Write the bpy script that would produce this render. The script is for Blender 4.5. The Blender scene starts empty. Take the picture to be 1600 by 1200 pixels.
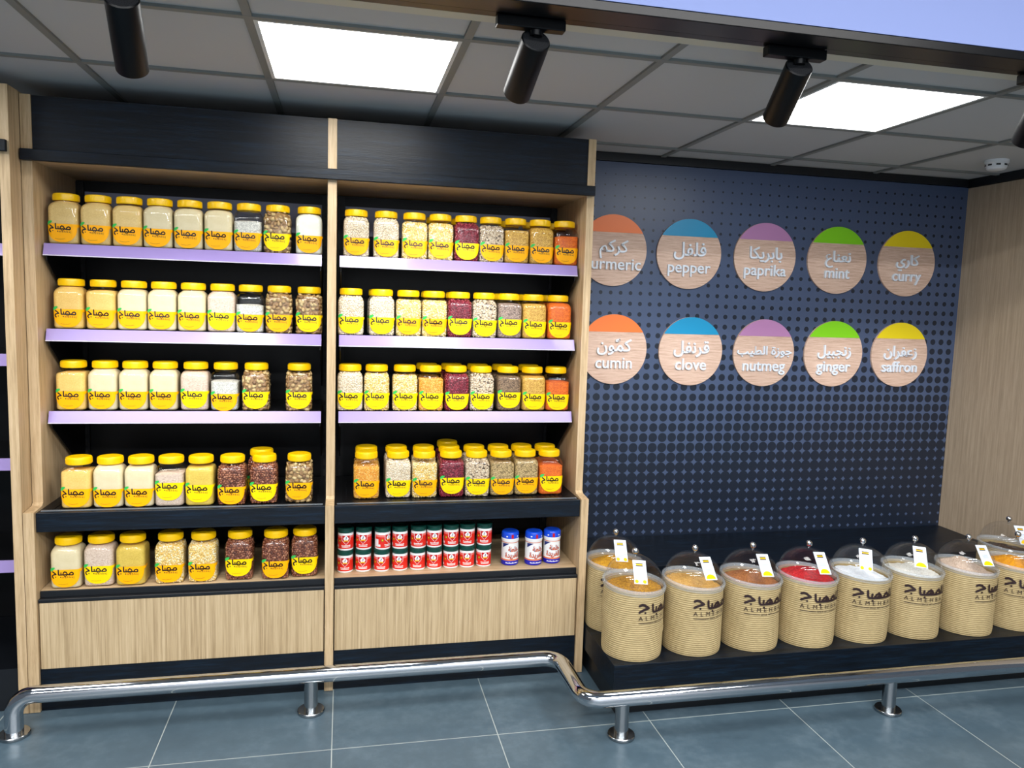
import bpy, bmesh, math, random
import numpy as np
from mathutils import Matrix, Vector

random.seed(7)
rng = np.random.default_rng(7)
SC = bpy.context.scene
COL = SC.collection
PI = math.pi

# ------------------------------------------------------------------ camera
CAM_POS = (-0.00145, -3.07995, 1.58587)
YAW, PITCH, ROLL, FOC = 0.216905, -0.102490, 0.031014, 1202.56
def cam_basis():
    ca, sa, cb, sb = math.cos(YAW), math.sin(YAW), math.cos(PITCH), math.sin(PITCH)
    f = Vector((sa*cb, ca*cb, sb)); r = Vector((ca, -sa, 0)); u = r.cross(f)
    cc, sc = math.cos(ROLL), math.sin(ROLL)
    return cc*r + sc*u, -sc*r + cc*u, f
_r, _u, _f = cam_basis()
cam = bpy.data.cameras.new('camera')
cam_o = bpy.data.objects.new('camera', cam); COL.objects.link(cam_o)
cam.sensor_width = 36.0; cam.lens = FOC/1600*36; cam.clip_start = 0.05
M = Matrix(((_r.x, _u.x, -_f.x), (_r.y, _u.y, -_f.y), (_r.z, _u.z, -_f.z))).to_4x4()
M.translation = Vector(CAM_POS); cam_o.matrix_world = M
SC.camera = cam_o

# ------------------------------------------------------------------ world, exposure, shop lights
SC.view_settings.view_transform = 'Standard'
SC.view_settings.look = 'None'
SC.view_settings.exposure = 0.44
SC.view_settings.gamma = 1.0
SC.view_settings.use_curve_mapping = False
W = bpy.data.worlds.new('world'); SC.world = W; W.use_nodes = True
W.node_tree.nodes['Background'].inputs[0].default_value = (0.75, 0.85, 1.0, 1)
W.node_tree.nodes['Background'].inputs[1].default_value = 0.12
def area(name, loc, size, energy, rot=(0, 0, 0), color=(1, 1, 1)):
    l = bpy.data.lights.new(name, 'AREA'); l.shape = 'RECTANGLE'; l.size, l.size_y = size
    l.energy = energy; l.color = color
    o = bpy.data.objects.new(name, l); COL.objects.link(o); o.location = loc; o.rotation_euler = rot
    return o
# unseen luminaires of the shop's main ceiling (3.3 m) over the aisle behind the viewer
area('unseen_aisle_luminaire', (-1.7, -3.3, 3.26), (2.6, 0.32), 82, color=(1, 0.98, 0.96))
area('unseen_aisle_luminaire', (1.9, -3.3, 3.26), (2.6, 0.32), 82, color=(1, 0.98, 0.96))
area('unseen_aisle_luminaire', (0.2, -5.0, 3.26), (5.5, 0.32), 290, rot=(0, 0, 0), color=(0.95, 0.98, 1))  # extra far lamp, added at a low angle to brighten the upper rows
PANEL_EMIT = 11.0
SPOT_W = 34

# ------------------------------------------------------------------ materials
def lin(c):
    return tuple(((v/255)/12.92 if v/255 <= 0.04045 else ((v/255+0.055)/1.055)**2.4) for v in c) + (1.0,)
def mat(name, rgb, rough=0.5, metal=0.0, spec=0.5, coat=0.0):
    m = bpy.data.materials.new(name); m.use_nodes = True
    b = m.node_tree.nodes['Principled BSDF']
    b.inputs['Base Color'].default_value = lin(rgb)
    b.inputs['Roughness'].default_value = rough
    b.inputs['Metallic'].default_value = metal
    b.inputs['Specular IOR Level'].default_value = spec
    if coat: b.inputs['Coat Weight'].default_value = coat; b.inputs['Coat Roughness'].default_value = 0.08
    return m
class NT:
    def __init__(s, m): s.t = m.node_tree; s.b = s.t.nodes['Principled BSDF']
    def n(s, typ, **kw):
        x = s.t.nodes.new(typ)
        for k, v in kw.items(): setattr(x, k, v)
        return x
    def l(s, a, b): s.t.links.new(a, b)
    def coord(s, scale=(1, 1, 1), out='Object'):
        tc = s.n('ShaderNodeTexCoord'); mp = s.n('ShaderNodeMapping'); mp.inputs['Scale'].default_value = scale
        s.l(tc.outputs[out], mp.inputs[0]); return mp.outputs[0]
    def noise(s, vec, scale, detail=3, rough=0.5):
        x = s.n('ShaderNodeTexNoise'); x.inputs['Scale'].default_value = scale
        x.inputs['Detail'].default_value = detail; x.inputs['Roughness'].default_value = rough
        if vec is not None: s.l(vec, x.inputs['Vector'])
        return x.outputs['Fac']
    def ramp(s, fac, stops):
        x = s.n('ShaderNodeValToRGB'); cr = x.color_ramp
        while len(cr.elements) < len(stops): cr.elements.new(0.5)
        for e, (p, c) in zip(cr.elements, stops): e.position = p; e.color = lin(c)
        s.l(fac, x.inputs[0]); return x.outputs[0]
    def bump(s, h, strength=0.3, dist=0.001):
        x = s.n('ShaderNodeBump'); x.inputs['Strength'].default_value = strength; x.inputs['Distance'].default_value = dist
        s.l(h, x.inputs['Height']); s.l(x.outputs[0], s.b.inputs['Normal'])
    def math(s, op, a, b=None, c=None):
        x = s.n('ShaderNodeMath', operation=op)
        for i, v in enumerate((a, b, c)):
            if v is None: continue
            if isinstance(v, (int, float)): x.inputs[i].default_value = v
            else: s.l(v, x.inputs[i])
        return x.outputs[0]
def wood(name, dark, mid, light, scale, rough=0.45, bumpy=0.15, fine=1.0):
    m = mat(name, mid, rough); t = NT(m)
    v = t.coord(scale)
    f = t.noise(v, 14*fine, 6, 0.62); g = t.noise(v, 70*fine, 3, 0.6)
    s = t.math('ADD', t.math('MULTIPLY', f, 0.65), t.math('MULTIPLY', g, 0.35))
    t.l(t.ramp(s, [(0.34, dark), (0.5, mid), (0.66, light)]), t.b.inputs['Base Color'])
    t.bump(s, bumpy, 0.002); return m
OAK_V = wood('oak_vertical', (164, 136, 100), (194, 166, 127), (212, 186, 149), (6, 6, 0.25))
OAK_H = wood('oak_horizontal', (166, 138, 102), (196, 168, 130), (214, 189, 153), (0.25, 6, 6))
OAK_PANEL = wood('oak_panel', (146, 122, 88), (187, 163, 126), (208, 186, 150), (9, 9, 0.12), fine=1.1)
OAK_WALL = wood('oak_wall', (150, 133, 112), (170, 151, 128), (185, 166, 143), (7, 7, 0.2), 0.5)
SIGN_WOOD = wood('sign_wood', (176, 142, 122), (206, 174, 154), (224, 198, 180), (0.5, 6, 9), 0.5, 0.05, 1.0)
BLACK_WOOD = wood('black_ash', (3, 8, 15), (5, 14, 25), (12, 31, 48), (0.5, 5, 7), 0.4, 0.5, 0.7)
BLACK_WOOD.node_tree.nodes['Principled BSDF'].inputs['Specular IOR Level'].default_value = 0.32
BLACK_LAM = mat('black_laminate', (9, 13, 19), 0.42)
BLACK_MET = mat('black_metal', (8, 9, 12), 0.4, spec=0.3)
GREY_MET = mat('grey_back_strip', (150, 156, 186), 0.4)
BACK_MET = mat('dark_back_panel', (6, 7, 10), 0.35, spec=0.2)
LAVENDER = mat('lavender_strip', (158, 138, 196), 0.22, coat=0.4)
STRIP_EDGE = mat('strip_edge', (222, 216, 232), 0.2)
CHROME = mat('stainless_steel', (205, 208, 212), 0.08, 1.0)
CHROME2 = mat('brushed_steel', (165, 168, 170), 0.22, 1.0)
SPOT_BLACK = mat('spot_black', (3, 5, 8), 0.4, spec=0.22)
TRACK_BLACK = mat('track_black', (5, 6, 9), 0.3, spec=0.25)
CEIL = mat('ceiling_tile', (188, 189, 188), 0.9)
GRID = mat('ceiling_grid_paint', (128, 130, 126), 0.6)
CREAM_TRIM = mat('cream_trim', (205, 200, 180), 0.6)
FASCIA = mat('fascia_paint', (134, 148, 198), 0.75)
WHITE_PL = mat('white_plastic', (232, 234, 236), 0.35)
DARK_HOLE = mat('dark_slot', (12, 13, 15), 0.6)
LID_Y = mat('lid_yellow', (242, 194, 0), 0.32)
LAB_O = mat('label_amber', (255, 176, 0), 0.45, spec=0.2)
LAB_Y = mat('label_yellow', (255, 210, 0), 0.45, spec=0.2)
INK = mat('ink_black', (16, 12, 10), 0.5)
INK_BROWN = mat('ink_brown', (40, 20, 22), 0.6)
INK_BLUE = mat('ink_blue_grey', (120, 150, 190), 0.6)
LEAF = mat('leaf_green', (52, 190, 84), 0.45)
RED_L = mat('can_red', (226, 40, 26), 0.38)
PINK_L = mat('can_pink', (238, 120, 112), 0.38)
SHIELD_R = mat('shield_red', (196, 8, 22), 0.38)
WHITE_L = mat('print_white', (240, 240, 238), 0.4)
YEL_L = mat('print_gold', (240, 184, 20), 0.4)
OLIVE_L = mat('seal_olive', (120, 108, 24), 0.5)
NAVY_L = mat('print_navy', (30, 42, 110), 0.4)
GREEN_LID = mat('lid_green', (6, 66, 56), 0.35)
BLUE_LID = mat('lid_blue', (22, 78, 216), 0.3)
BLUE_L = mat('band_blue', (28, 30, 170), 0.35)
ORANGE_L = mat('print_orange', (226, 112, 58), 0.4)
RUST_L = mat('print_rust', (196, 84, 44), 0.4)
LETTER_W = mat('letter_white', (222, 230, 240), 0.35)
CARD = mat('card_white', (226, 236, 250), 0.45)
PANEL_FRAME = mat('lamp_frame', (220, 222, 220), 0.5)
CAPS = {k: mat('cap_'+k, c, 0.4) for k, c in dict(orange=(240, 120, 52), blue=(20, 140, 186), mauve=(178, 126, 172), green=(126, 204, 22), yellow=(232, 208, 20)).items()}

def clear(name, tint=(1, 1, 1), ior=1.45, rough=0.03, mult=1.0, edge=0.75):
    m = bpy.data.materials.new(name); m.use_nodes = True; t = m.node_tree; t.nodes.clear()
    o = t.nodes.new('ShaderNodeOutputMaterial'); mx = t.nodes.new('ShaderNodeMixShader')
    tr = t.nodes.new('ShaderNodeBsdfTransparent'); tr.inputs[0].default_value = (*tint, 1)
    g = t.nodes.new('ShaderNodeBsdfGlossy'); g.inputs['Roughness'].default_value = rough
    # Schlick reflectance from the facing angle, the same on both sides of the thin shell
    f = t.nodes.new('ShaderNodeLayerWeight'); f.inputs[0].default_value = 0.5
    pw = t.nodes.new('ShaderNodeMath'); pw.operation = 'POWER'; pw.inputs[1].default_value = 4.0
    mu = t.nodes.new('ShaderNodeMath'); mu.operation = 'MULTIPLY_ADD'; mu.use_clamp = True
    f0 = ((ior-1)/(ior+1))**2*mult; mu.inputs[1].default_value = edge; mu.inputs[2].default_value = f0
    t.links.new(f.outputs['Facing'], pw.inputs[0]); t.links.new(pw.outputs[0], mu.inputs[0]); t.links.new(mu.outputs[0], mx.inputs[0])
    t.links.new(tr.outputs[0], mx.inputs[1]); t.links.new(g.outputs[0], mx.inputs[2]); t.links.new(mx.outputs[0], o.inputs[0])
    return m
PET = clear('clear_plastic_jar', (0.97, 0.97, 0.97), 1.45, 0.04, 1.2)
ACRYLIC = clear('clear_acrylic_dome', (0.97, 0.975, 0.98), 1.49, 0.02, 1.3, 0.4)
def frosted(name, rgb, fac):
    m = mat(name, rgb, 0.12, coat=0.5); t = m.node_tree; b = t.nodes['Principled BSDF']; o = t.nodes['Material Output']
    tr = t.nodes.new('ShaderNodeBsdfTransparent'); mx = t.nodes.new('ShaderNodeMixShader'); mx.inputs[0].default_value = fac
    t.links.new(tr.outputs[0], mx.inputs[1]); t.links.new(b.outputs[0], mx.inputs[2]); t.links.new(mx.outputs[0], o.inputs[0]); return m
ACRYLIC_RIM = frosted('clear_acrylic_rim', (206, 214, 220), 0.32)

def emit(name, rgb, s):
    m = bpy.data.materials.new(name); m.use_nodes = True; t = m.node_tree; t.nodes.clear()
    o = t.nodes.new('ShaderNodeOutputMaterial'); e = t.nodes.new('ShaderNodeEmission')
    e.inputs[0].default_value = (*rgb, 1); e.inputs[1].default_value = s; t.links.new(e.outputs[0], o.inputs[0]); return m
LAMP = emit('lamp_diffuser', (1.0, 1.0, 0.98), PANEL_EMIT)

def floor_mat():
    m = mat('floor_tile', (78, 97, 108), 0.3); t = NT(m)
    v = t.coord((1, 1, 1)); n1 = t.noise(v, 2.2, 7, 0.68); n2 = t.noise(v, 26, 4, 0.6)
    s = t.math('ADD', t.math('MULTIPLY', n1, 0.7), t.math('MULTIPLY', n2, 0.3))
    base = t.ramp(s, [(0.32, (64, 82, 94)), (0.5, (75, 94, 106)), (0.68, (96, 114, 125))])
    sx = t.n('ShaderNodeSeparateXYZ'); t.l(v, sx.inputs[0])
    def edge(o, off):
        fr = t.math('FRACT', t.math('DIVIDE', t.math('SUBTRACT', o, off), 0.6))
        return t.math('MULTIPLY', t.math('MINIMUM', fr, t.math('SUBTRACT', 1.0, fr)), 0.6)
    d = t.math('MINIMUM', edge(sx.outputs[0], -0.031), edge(sx.outputs[1], -0.4344))
    k = t.math('LESS_THAN', d, 0.0017)
    mx = t.n('ShaderNodeMix', data_type='RGBA'); t.l(k, mx.inputs[0]); t.l(base, mx.inputs[6]); mx.inputs[7].default_value = lin((168, 176, 172))
    t.l(mx.outputs[2], t.b.inputs['Base Color'])
    t.l(t.math('ADD', t.math('MULTIPLY', n2, 0.2), 0.24), t.b.inputs['Roughness']); return m
FLOOR = floor_mat()

def halftone_mat():
    # printed halftone wall panel: dots on a square 5.3 cm grid that grow towards the bottom of the print
    m = mat('halftone_panel', (66, 80, 112), 0.38); t = NT(m)
    v = t.coord(); sx = t.n('ShaderNodeSeparateXYZ'); t.l(v, sx.inputs[0])
    P = 0.0526
    def cell(o, off):
        fr = t.math('FRACT', t.math('ADD', t.math('DIVIDE', t.math('SUBTRACT', o, off), P), 100.5))
        return t.math('SUBTRACT', fr, 0.5)
    cx = cell(sx.outputs[0], 1.247); cz = cell(sx.outputs[2], 2.241)
    d = t.math('SQRT', t.math('ADD', t.math('MULTIPLY', cx, cx), t.math('MULTIPLY', cz, cz)))
    row = t.math('SUBTRACT', t.math('ROUND', t.math('DIVIDE', t.math('SUBTRACT', sx.outputs[2], 2.241), P)), 0)  # 0 at the top, falls by 1 each row
    kk = t.math('MULTIPLY', row, -1.0)
    rad = t.math('MINIMUM', t.math('MAXIMUM', t.math('MULTIPLY_ADD', kk, 0.0102, 0.07), t.math('MULTIPLY_ADD', kk, 0.0195, -0.046)), t.math('MULTIPLY_ADD', kk, 0.006, 0.332))
    rad = t.math('ADD', rad, t.math('MULTIPLY_ADD', sx.outputs[0], 0.028, -0.035))      # and a little towards the right
    k = t.math('LESS_THAN', d, rad)
    low = t.math('LESS_THAN', sx.outputs[2], 0.41); k = t.math('MAXIMUM', k, low)
    top = t.math('LESS_THAN', sx.outputs[2], 2.262); k = t.math('MULTIPLY', k, top)
    mx = t.n('ShaderNodeMix', data_type='RGBA'); t.l(k, mx.inputs[0])
    mx.inputs[6].default_value = lin((66, 80, 108)); mx.inputs[7].default_value = lin((22, 31, 46))
    t.l(mx.outputs[2], t.b.inputs['Base Color']); return m
HALFTONE = halftone_mat()

def jute_mat():
    m = mat('ribbed_paper', (196, 172, 122), 0.75); t = NT(m)
    v = t.coord(); sx = t.n('ShaderNodeSeparateXYZ'); t.l(v, sx.inputs[0])
    w = t.math('SINE', t.math('MULTIPLY', sx.outputs[2], 2*PI/0.0085)); w = t.math('ADD', t.math('MULTIPLY', w, 0.5), 0.5)
    n = t.noise(t.coord((40, 40, 220)), 1.5, 4, 0.6); n2 = t.noise(v, 7, 3)
    s = t.math('ADD', t.math('MULTIPLY', w, 0.38), t.math('ADD', t.math('MULTIPLY', n, 0.55), t.math('MULTIPLY', n2, 0.2)))
    t.l(t.ramp(s, [(0.18, (124, 102, 66)), (0.5, (172, 150, 105)), (0.85, (204, 183, 136))]), t.b.inputs['Base Color'])
    t.bump(w, 0.35, 0.0018); return m
JUTE = jute_mat()

def powder(name, a, b, grain=900, contrast=0.5, rough=0.8):
    m = mat('fill_'+name, a, rough); t = NT(m); v = t.coord()
    n = t.noise(v, 45, 4, 0.6); x = t.n('ShaderNodeTexVoronoi'); x.inputs['Scale'].default_value = grain; t.l(v, x.inputs['Vector'])
    sc = t.n('ShaderNodeSeparateColor'); t.l(x.outputs['Color'], sc.inputs[0])
    s = t.math('ADD', t.math('MULTIPLY', n, 1-contrast), t.math('MULTIPLY', sc.outputs[0], contrast))
    t.l(t.ramp(s, [(0.2, b), (0.75, a)]), t.b.inputs['Base Color']); t.bump(s, 0.3, 0.001); return m
def bean(name, cols, rough=0.45):
    m = mat('fill_'+name, cols[0], rough); t = NT(m); g = t.n('ShaderNodeNewGeometry')
    t.l(t.ramp(g.outputs['Random Per Island'], [(i/max(1, len(cols)-1), c) for i, c in enumerate(cols)]), t.b.inputs['Base Color']); return m

# ------------------------------------------------------------------ scene helpers
def put(name, me, m=None, parent=None, kind=None, label=None):
    o = bpy.data.objects.new(name, me); COL.objects.link(o)
    if m is not None and len(me.materials) == 0: me.materials.append(m)
    if parent is not None: o.parent = parent
    if kind: o['kind'] = kind
    if label: o['label'] = label
    return o
def tag(o, label, cat, group=None):
    o['label'] = label; o['category'] = cat
    if group: o['group'] = group
    return o
def thing(name, label, cat, loc=(0, 0, 0), rot=(0, 0, 0), group=None):
    o = bpy.data.objects.new(name, None); COL.objects.link(o); o.empty_display_size = 0.05
    o.location = loc; o.rotation_euler = rot
    return tag(o, label, cat, group)
def dup(root, loc, rot, label):
    def cp(o, par):
        c = o.copy(); COL.objects.link(c)
        if par is not None: c.parent = par
        for ch in list(o.children): cp(ch, c)
        return c
    r = cp(root, None); r.location = loc; r.rotation_euler = rot; r['label'] = label
    return r
def smooth(me, angle=40):
    me.polygons.foreach_set('use_smooth', [True]*len(me.polygons))
    try: me.set_sharp_from_angle(angle=math.radians(angle))
    except Exception: pass
    me.update(); return me
def mk(v, f, sm=None, name='mesh'):
    me = bpy.data.meshes.new(name); me.from_pydata([tuple(p) for p in v], [], [tuple(q) for q in f]); me.validate()
    bm = bmesh.new(); bm.from_mesh(me); bmesh.ops.recalc_face_normals(bm, faces=bm.faces); bm.to_mesh(me); bm.free()
    if sm: smooth(me, sm)
    me.update(); return me
class MB:
    def __init__(s): s.bm = bmesh.new()
    def box(s, x0, x1, y0, y1, z0, z1, bev=0.0):
        g = bmesh.ops.create_cube(s.bm, size=1.0)
        bmesh.ops.scale(s.bm, vec=(x1-x0, y1-y0, z1-z0), verts=g['verts'])
        bmesh.ops.translate(s.bm, vec=((x0+x1)/2, (y0+y1)/2, (z0+z1)/2), verts=g['verts'])
        if bev:
            es = list({e for v in g['verts'] for e in v.link_edges})
            bmesh.ops.bevel(s.bm, geom=es, offset=bev, segments=2, profile=0.5, affect='EDGES')
        return s
    def prism_yz(s, pts, x0, x1):
        a = [s.bm.verts.new((x0, y, z)) for y, z in pts]; b = [s.bm.verts.new((x1, y, z)) for y, z in pts]
        n = len(pts); s.bm.faces.new(a[::-1]); s.bm.faces.new(b)
        for i in range(n): s.bm.faces.new((a[i], a[(i+1) % n], b[(i+1) % n], b[i]))
        return s
    def prism_xz(s, pts, y0, y1):
        a = [s.bm.verts.new((x, y0, z)) for x, z in pts]; b = [s.bm.verts.new((x, y1, z)) for x, z in pts]
        n = len(pts); s.bm.faces.new(a); s.bm.faces.new(b[::-1])
        for i in range(n): s.bm.faces.new((a[i], b[i], b[(i+1) % n], a[(i+1) % n]))
        return s
    def cyl(s, p, q, r, n=24, r2=None):
        p, q = Vector(p), Vector(q); d = (q-p); L = d.length
        g = bmesh.ops.create_cone(s.bm, cap_ends=True, segments=n, radius1=r, radius2=r if r2 is None else r2, depth=L)
        mt = Matrix.Translation((p+q)/2) @ d.to_track_quat('Z', 'Y').to_matrix().to_4x4()
        bmesh.ops.transform(s.bm, matrix=mt, verts=g['verts']); return s
    def ball(s, c, r, u=20, v=12, sc=(1, 1, 1)):
        g = bmesh.ops.create_uvsphere(s.bm, u_segments=u, v_segments=v, radius=r)
        bmesh.ops.scale(s.bm, vec=sc, verts=g['verts']); bmesh.ops.translate(s.bm, vec=c, verts=g['verts']); return s
    def mesh(s, name='mesh', sm=None):
        bmesh.ops.recalc_face_normals(s.bm, faces=s.bm.faces)
        me = bpy.data.meshes.new(name); s.bm.to_mesh(me); s.bm.free()
        if sm: smooth(me, sm)
        return me
def lathe(prof, n=40, cap=(True, True), sm=35, name='lathe'):
    v, f = [], []
    for r, z in prof:
        for i in range(n):
            a = 2*PI*i/n; v.append((r*math.cos(a), r*math.sin(a), z))
    for k in range(len(prof)-1):
        for i in range(n):
            j = (i+1) % n; f.append((k*n+i, k*n+j, (k+1)*n+j, (k+1)*n+i))
    if cap[0]: f.append(tuple(range(n))[::-1])
    if cap[1]: f.append(tuple(range((len(prof)-1)*n, len(prof)*n)))
    return mk(v, f, sm, name)
def tube(path, r, n=20, name='tube'):
    path = [Vector(p) for p in path]; v, f = [], []
    up = None
    for k, p in enumerate(path):
        d = (path[min(k+1, len(path)-1)] - path[max(k-1, 0)]).normalized()
        if up is None: up = Vector((0, 1, 0)) if abs(d.y) < 0.9 else Vector((1, 0, 0))
        up = (up - d*up.dot(d)).normalized(); w = d.cross(up)
        for i in range(n):
            a = 2*PI*i/n; v.append(p + r*(math.cos(a)*up + math.sin(a)*w))
    for k in range(len(path)-1):
        for i in range(n):
            j = (i+1) % n; f.append((k*n+i, k*n+j, (k+1)*n+j, (k+1)*n+i))
    f.append(tuple(range(n))[::-1]); f.append(tuple(range((len(path)-1)*n, len(path)*n)))
    return mk(v, f, 50, name)

# ------------------------------------------------------------------ lettering
_AR = {'ا': (0xFE8D, 2), 'ب': (0xFE8F, 4), 'ة': (0xFE93, 2), 'ج': (0xFE9D, 4), 'خ': (0xFEA5, 4), 'د': (0xFEA9, 2), 'ر': (0xFEAD, 2),
       'ز': (0xFEAF, 2), 'ط': (0xFEC1, 4), 'ع': (0xFEC9, 4), 'ف': (0xFED1, 4), 'ق': (0xFED5, 4), 'ك': (0xFED9, 4), 'ل': (0xFEDD, 4),
       'م': (0xFEE1, 4), 'ن': (0xFEE5, 4), 'ه': (0xFEE9, 4), 'و': (0xFEED, 2), 'ي': (0xFEF1, 4)}
def arabic(s):
    out = []
    for i, ch in enumerate(s):
        if ch not in _AR: out.append(ch); continue
        base, nf = _AR[ch]
        prev = i > 0 and s[i-1] in _AR and _AR[s[i-1]][1] == 4
        nxt = nf == 4 and i+1 < len(s) and s[i+1] in _AR
        out.append(chr(base + (3 if prev and nxt else 2 if nxt else 1 if prev else 0)))
    return ''.join(out[::-1])
_tc = {}
def text_geo(body, width=None, height=None, bold=0.0, extrude=0.0, spacing=1.0):
    """2-D glyph mesh centred on x, baseline at y = 0; returns (verts Nx3, faces)"""
    key = (body, bold, extrude, spacing)
    if key not in _tc:
        c = bpy.data.curves.new('glyphs', 'FONT'); c.body = body; c.offset = bold; c.extrude = extrude; c.resolution_u = 3; c.space_character = spacing
        o = bpy.data.objects.new('glyphs', c); COL.objects.link(o)
        dg = bpy.context.evaluated_depsgraph_get(); dg.update()
        me = bpy.data.meshes.new_from_object(o.evaluated_get(dg))
        v = np.array([tuple(x.co) for x in me.vertices]); f = [tuple(p.vertices) for p in me.polygons]
        bpy.data.objects.remove(o); bpy.data.curves.remove(c); bpy.data.meshes.remove(me)
        v[:, 0] -= (v[:, 0].min()+v[:, 0].max())/2
        _tc[key] = (v, f)
    v, f = _tc[key]; v = v.copy()
    s = width/np.ptp(v[:, 0]) if width else (height or 1.0)
    v[:, :2] *= s
    return v, f
def glyph_run(body, width, bold, extrude=0.0):
    """the same, every glyph filled on its own so that joined letters do not cut holes in each other"""
    def raw(t, b, e):
        c = bpy.data.curves.new('glyphs', 'FONT'); c.body = t; c.offset = b; c.extrude = e; c.resolution_u = 3
        o = bpy.data.objects.new('glyphs', c); COL.objects.link(o); dg = bpy.context.evaluated_depsgraph_get(); dg.update()
        me = bpy.data.meshes.new_from_object(o.evaluated_get(dg)); v = np.array([tuple(x.co) for x in me.vertices]).reshape(-1, 3); f = [tuple(p.vertices) for p in me.polygons]
        bpy.data.objects.remove(o); bpy.data.curves.remove(c); bpy.data.meshes.remove(me); return v, f
    x0 = raw('|', 0, 0)[0][:, 0].max(); parts = []
    for i, ch in enumerate(body):
        if ch == ' ': continue
        adv = raw(body[:i]+'|', 0, 0)[0][:, 0].max()-x0
        v, f = raw(ch, bold, extrude); v[:, 0] += adv; v[:, 2] = np.where(v[:, 2] < 0, -1.0, 1+0.04*(i % 3)); parts.append((v, f))   # neighbours a hair apart in depth
    V, F = join(parts); V = np.array(V); V[:, 0] -= (V[:, 0].min()+V[:, 0].max())/2; V[:, :2] *= width/np.ptp(V[:, 0])
    return V, F
def join(parts):
    V, F, n = [], [], 0
    for v, f in parts:
        V.extend([tuple(p) for p in v]); F.extend([tuple(i+n for i in q) for q in f]); n += len(v)
    return V, F

def strokes(segs, fn):
    """thick pen strokes [(points, width)] laid on a surface by fn(x, y); round joints"""
    parts = []
    for pts, w in segs:
        for i, p in enumerate(pts):
            parts.append(([fn(p[0]+w/2*math.cos(2*PI*k/12), p[1]+w/2*math.sin(2*PI*k/12)) for k in range(12)], [tuple(range(12))]))
            if i+1 < len(pts):
                q = pts[i+1]; dx, dy = q[0]-p[0], q[1]-p[1]; L = math.hypot(dx, dy)
                if L < 1e-6: continue
                nx, ny = -dy/L*w/2, dx/L*w/2; n = max(1, int(L/18)); v, f = [], []
                for k in range(n+1):
                    t = k/n; v += [fn(p[0]+dx*t+nx, p[1]+dy*t+ny), fn(p[0]+dx*t-nx, p[1]+dy*t-ny)]
                for k in range(n): f.append((2*k, 2*k+1, 2*k+3, 2*k+2))
                parts.append((v, f))
    return mk(*join(parts))
def circ_pts(cx, cy, rx, ry, n=14): return [(cx+rx*math.cos(2*PI*i/n), cy+ry*math.sin(2*PI*i/n)) for i in range(n+1)]
# the brand word in a round pen hand: small version (y down, baseline 745) and the heavier bin version (y up, baseline 8)
WORD_SMALL = [([(398, 748), (424, 714), (452, 704), (475, 718), (479, 742), (462, 755), (398, 751)], 23), ([(212, 748), (398, 749)], 23),
    ([(292, 744), (297, 712), (322, 692), (350, 702), (366, 728), (372, 748)], 22), (circ_pts(330, 760, 21, 20), 13), ([(256, 746), (256, 706)], 20),
    ([(212, 746), (208, 656)], 25), ([(108, 684), (140, 707), (166, 735), (125, 740), (102, 758), (98, 780), (118, 803)], 24), ([(158, 785)], 22), ([(248, 792)], 22)]
WORD_BIN = [([(6, 86), (36, 99), (64, 92), (112, 58), (44, 36), (8, 14)], 27), ([(74, 8)], 24), ([(165, 92), (170, 30), (182, 10), (520, 12)], 25), ([(216, 12), (219, 56)], 24), ([(226, -24)], 25),
    ([(244, 12), (272, 50), (300, 68), (325, 48), (342, 12), (300, 24), (270, 14)], 24), ([(300, 24), (300, 66)], 15), ([(372, 12), (400, 52), (424, 66), (446, 40), (452, 12)], 27), ([(482, 12), (490, 96)], 25), ([(538, 2), (538, 98)], 25)]

# ================================================================== SETTING
ZC = 2.336; YB = 0.60; XR = 3.335
fl = MB().box(-4.5, 5.5, -6.2, 0.75, -0.08, 0.0).mesh(); put('floor', fl, FLOOR, kind='structure')
put('wall_back', MB().box(1.031, XR+0.03, YB, YB+0.03, 0.0, 2.300).mesh(), HALFTONE, kind='structure')
put('wall_right', MB().box(XR, XR+0.03, -1.0, YB, 0.0, 2.296).mesh(), OAK_WALL, kind='structure')
put('wall_rear', MB().box(-4.5, 5.5, 0.66, 0.75, 0.0, 3.3).mesh(), mat('masonry', (60, 62, 66), 0.9), kind='structure')
put('trim_1', MB().box(1.03, XR+0.03, YB-0.012, YB+0.05, 2.302, ZC+0.006).box(XR-0.012, XR+0.05, -1.0, YB, 2.299, ZC+0.006).mesh(), BLACK_LAM, kind='structure')
put('wall_front', MB().box(-4.5, 5.5, -6.3, -6.2, 0.0, 3.3).mesh(), mat('shop_wall', (170, 172, 176), 0.8), kind='structure')
put('ceiling', MB().box(-4.5, 5.5, -1.05, YB+0.05, ZC+0.008, ZC+0.03).mesh(), CEIL, kind='structure')
put('ceiling_upper', MB().box(-4.5, 5.5, -6.2, -1.2, 3.3, 3.34).mesh(), mat('upper_ceiling', (200, 202, 206), 0.9), kind='structure')
put('wall_fascia', MB().box(-4.5, 5.5, -1.188, -1.10, ZC+0.002, 3.3).mesh(), FASCIA, kind='structure')
GX, GY = -0.262, -0.802
g = MB()
for k in range(-7, 10): g.box(GX+0.6*k-0.012, GX+0.6*k+0.012, -1.0, YB, ZC, ZC+0.008)
for k in range(0, 3): g.box(-4.5, 5.5, GY+0.6*k-0.012, GY+0.6*k+0.012, ZC-0.0006, ZC+0.008)
put('trim_2', g.mesh(), GRID, kind='structure')
put('trim_3', MB().box(-4.5, 5.5, -1.05, -0.972, ZC-0.004, ZC+0.008).mesh(), CREAM_TRIM, kind='structure')
put('trim_4', MB().box(-4.5, 5.5, -1.186, -1.10, ZC-0.022, ZC+0.002, 0.002).mesh(), TRACK_BLACK, kind='structure')

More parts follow.
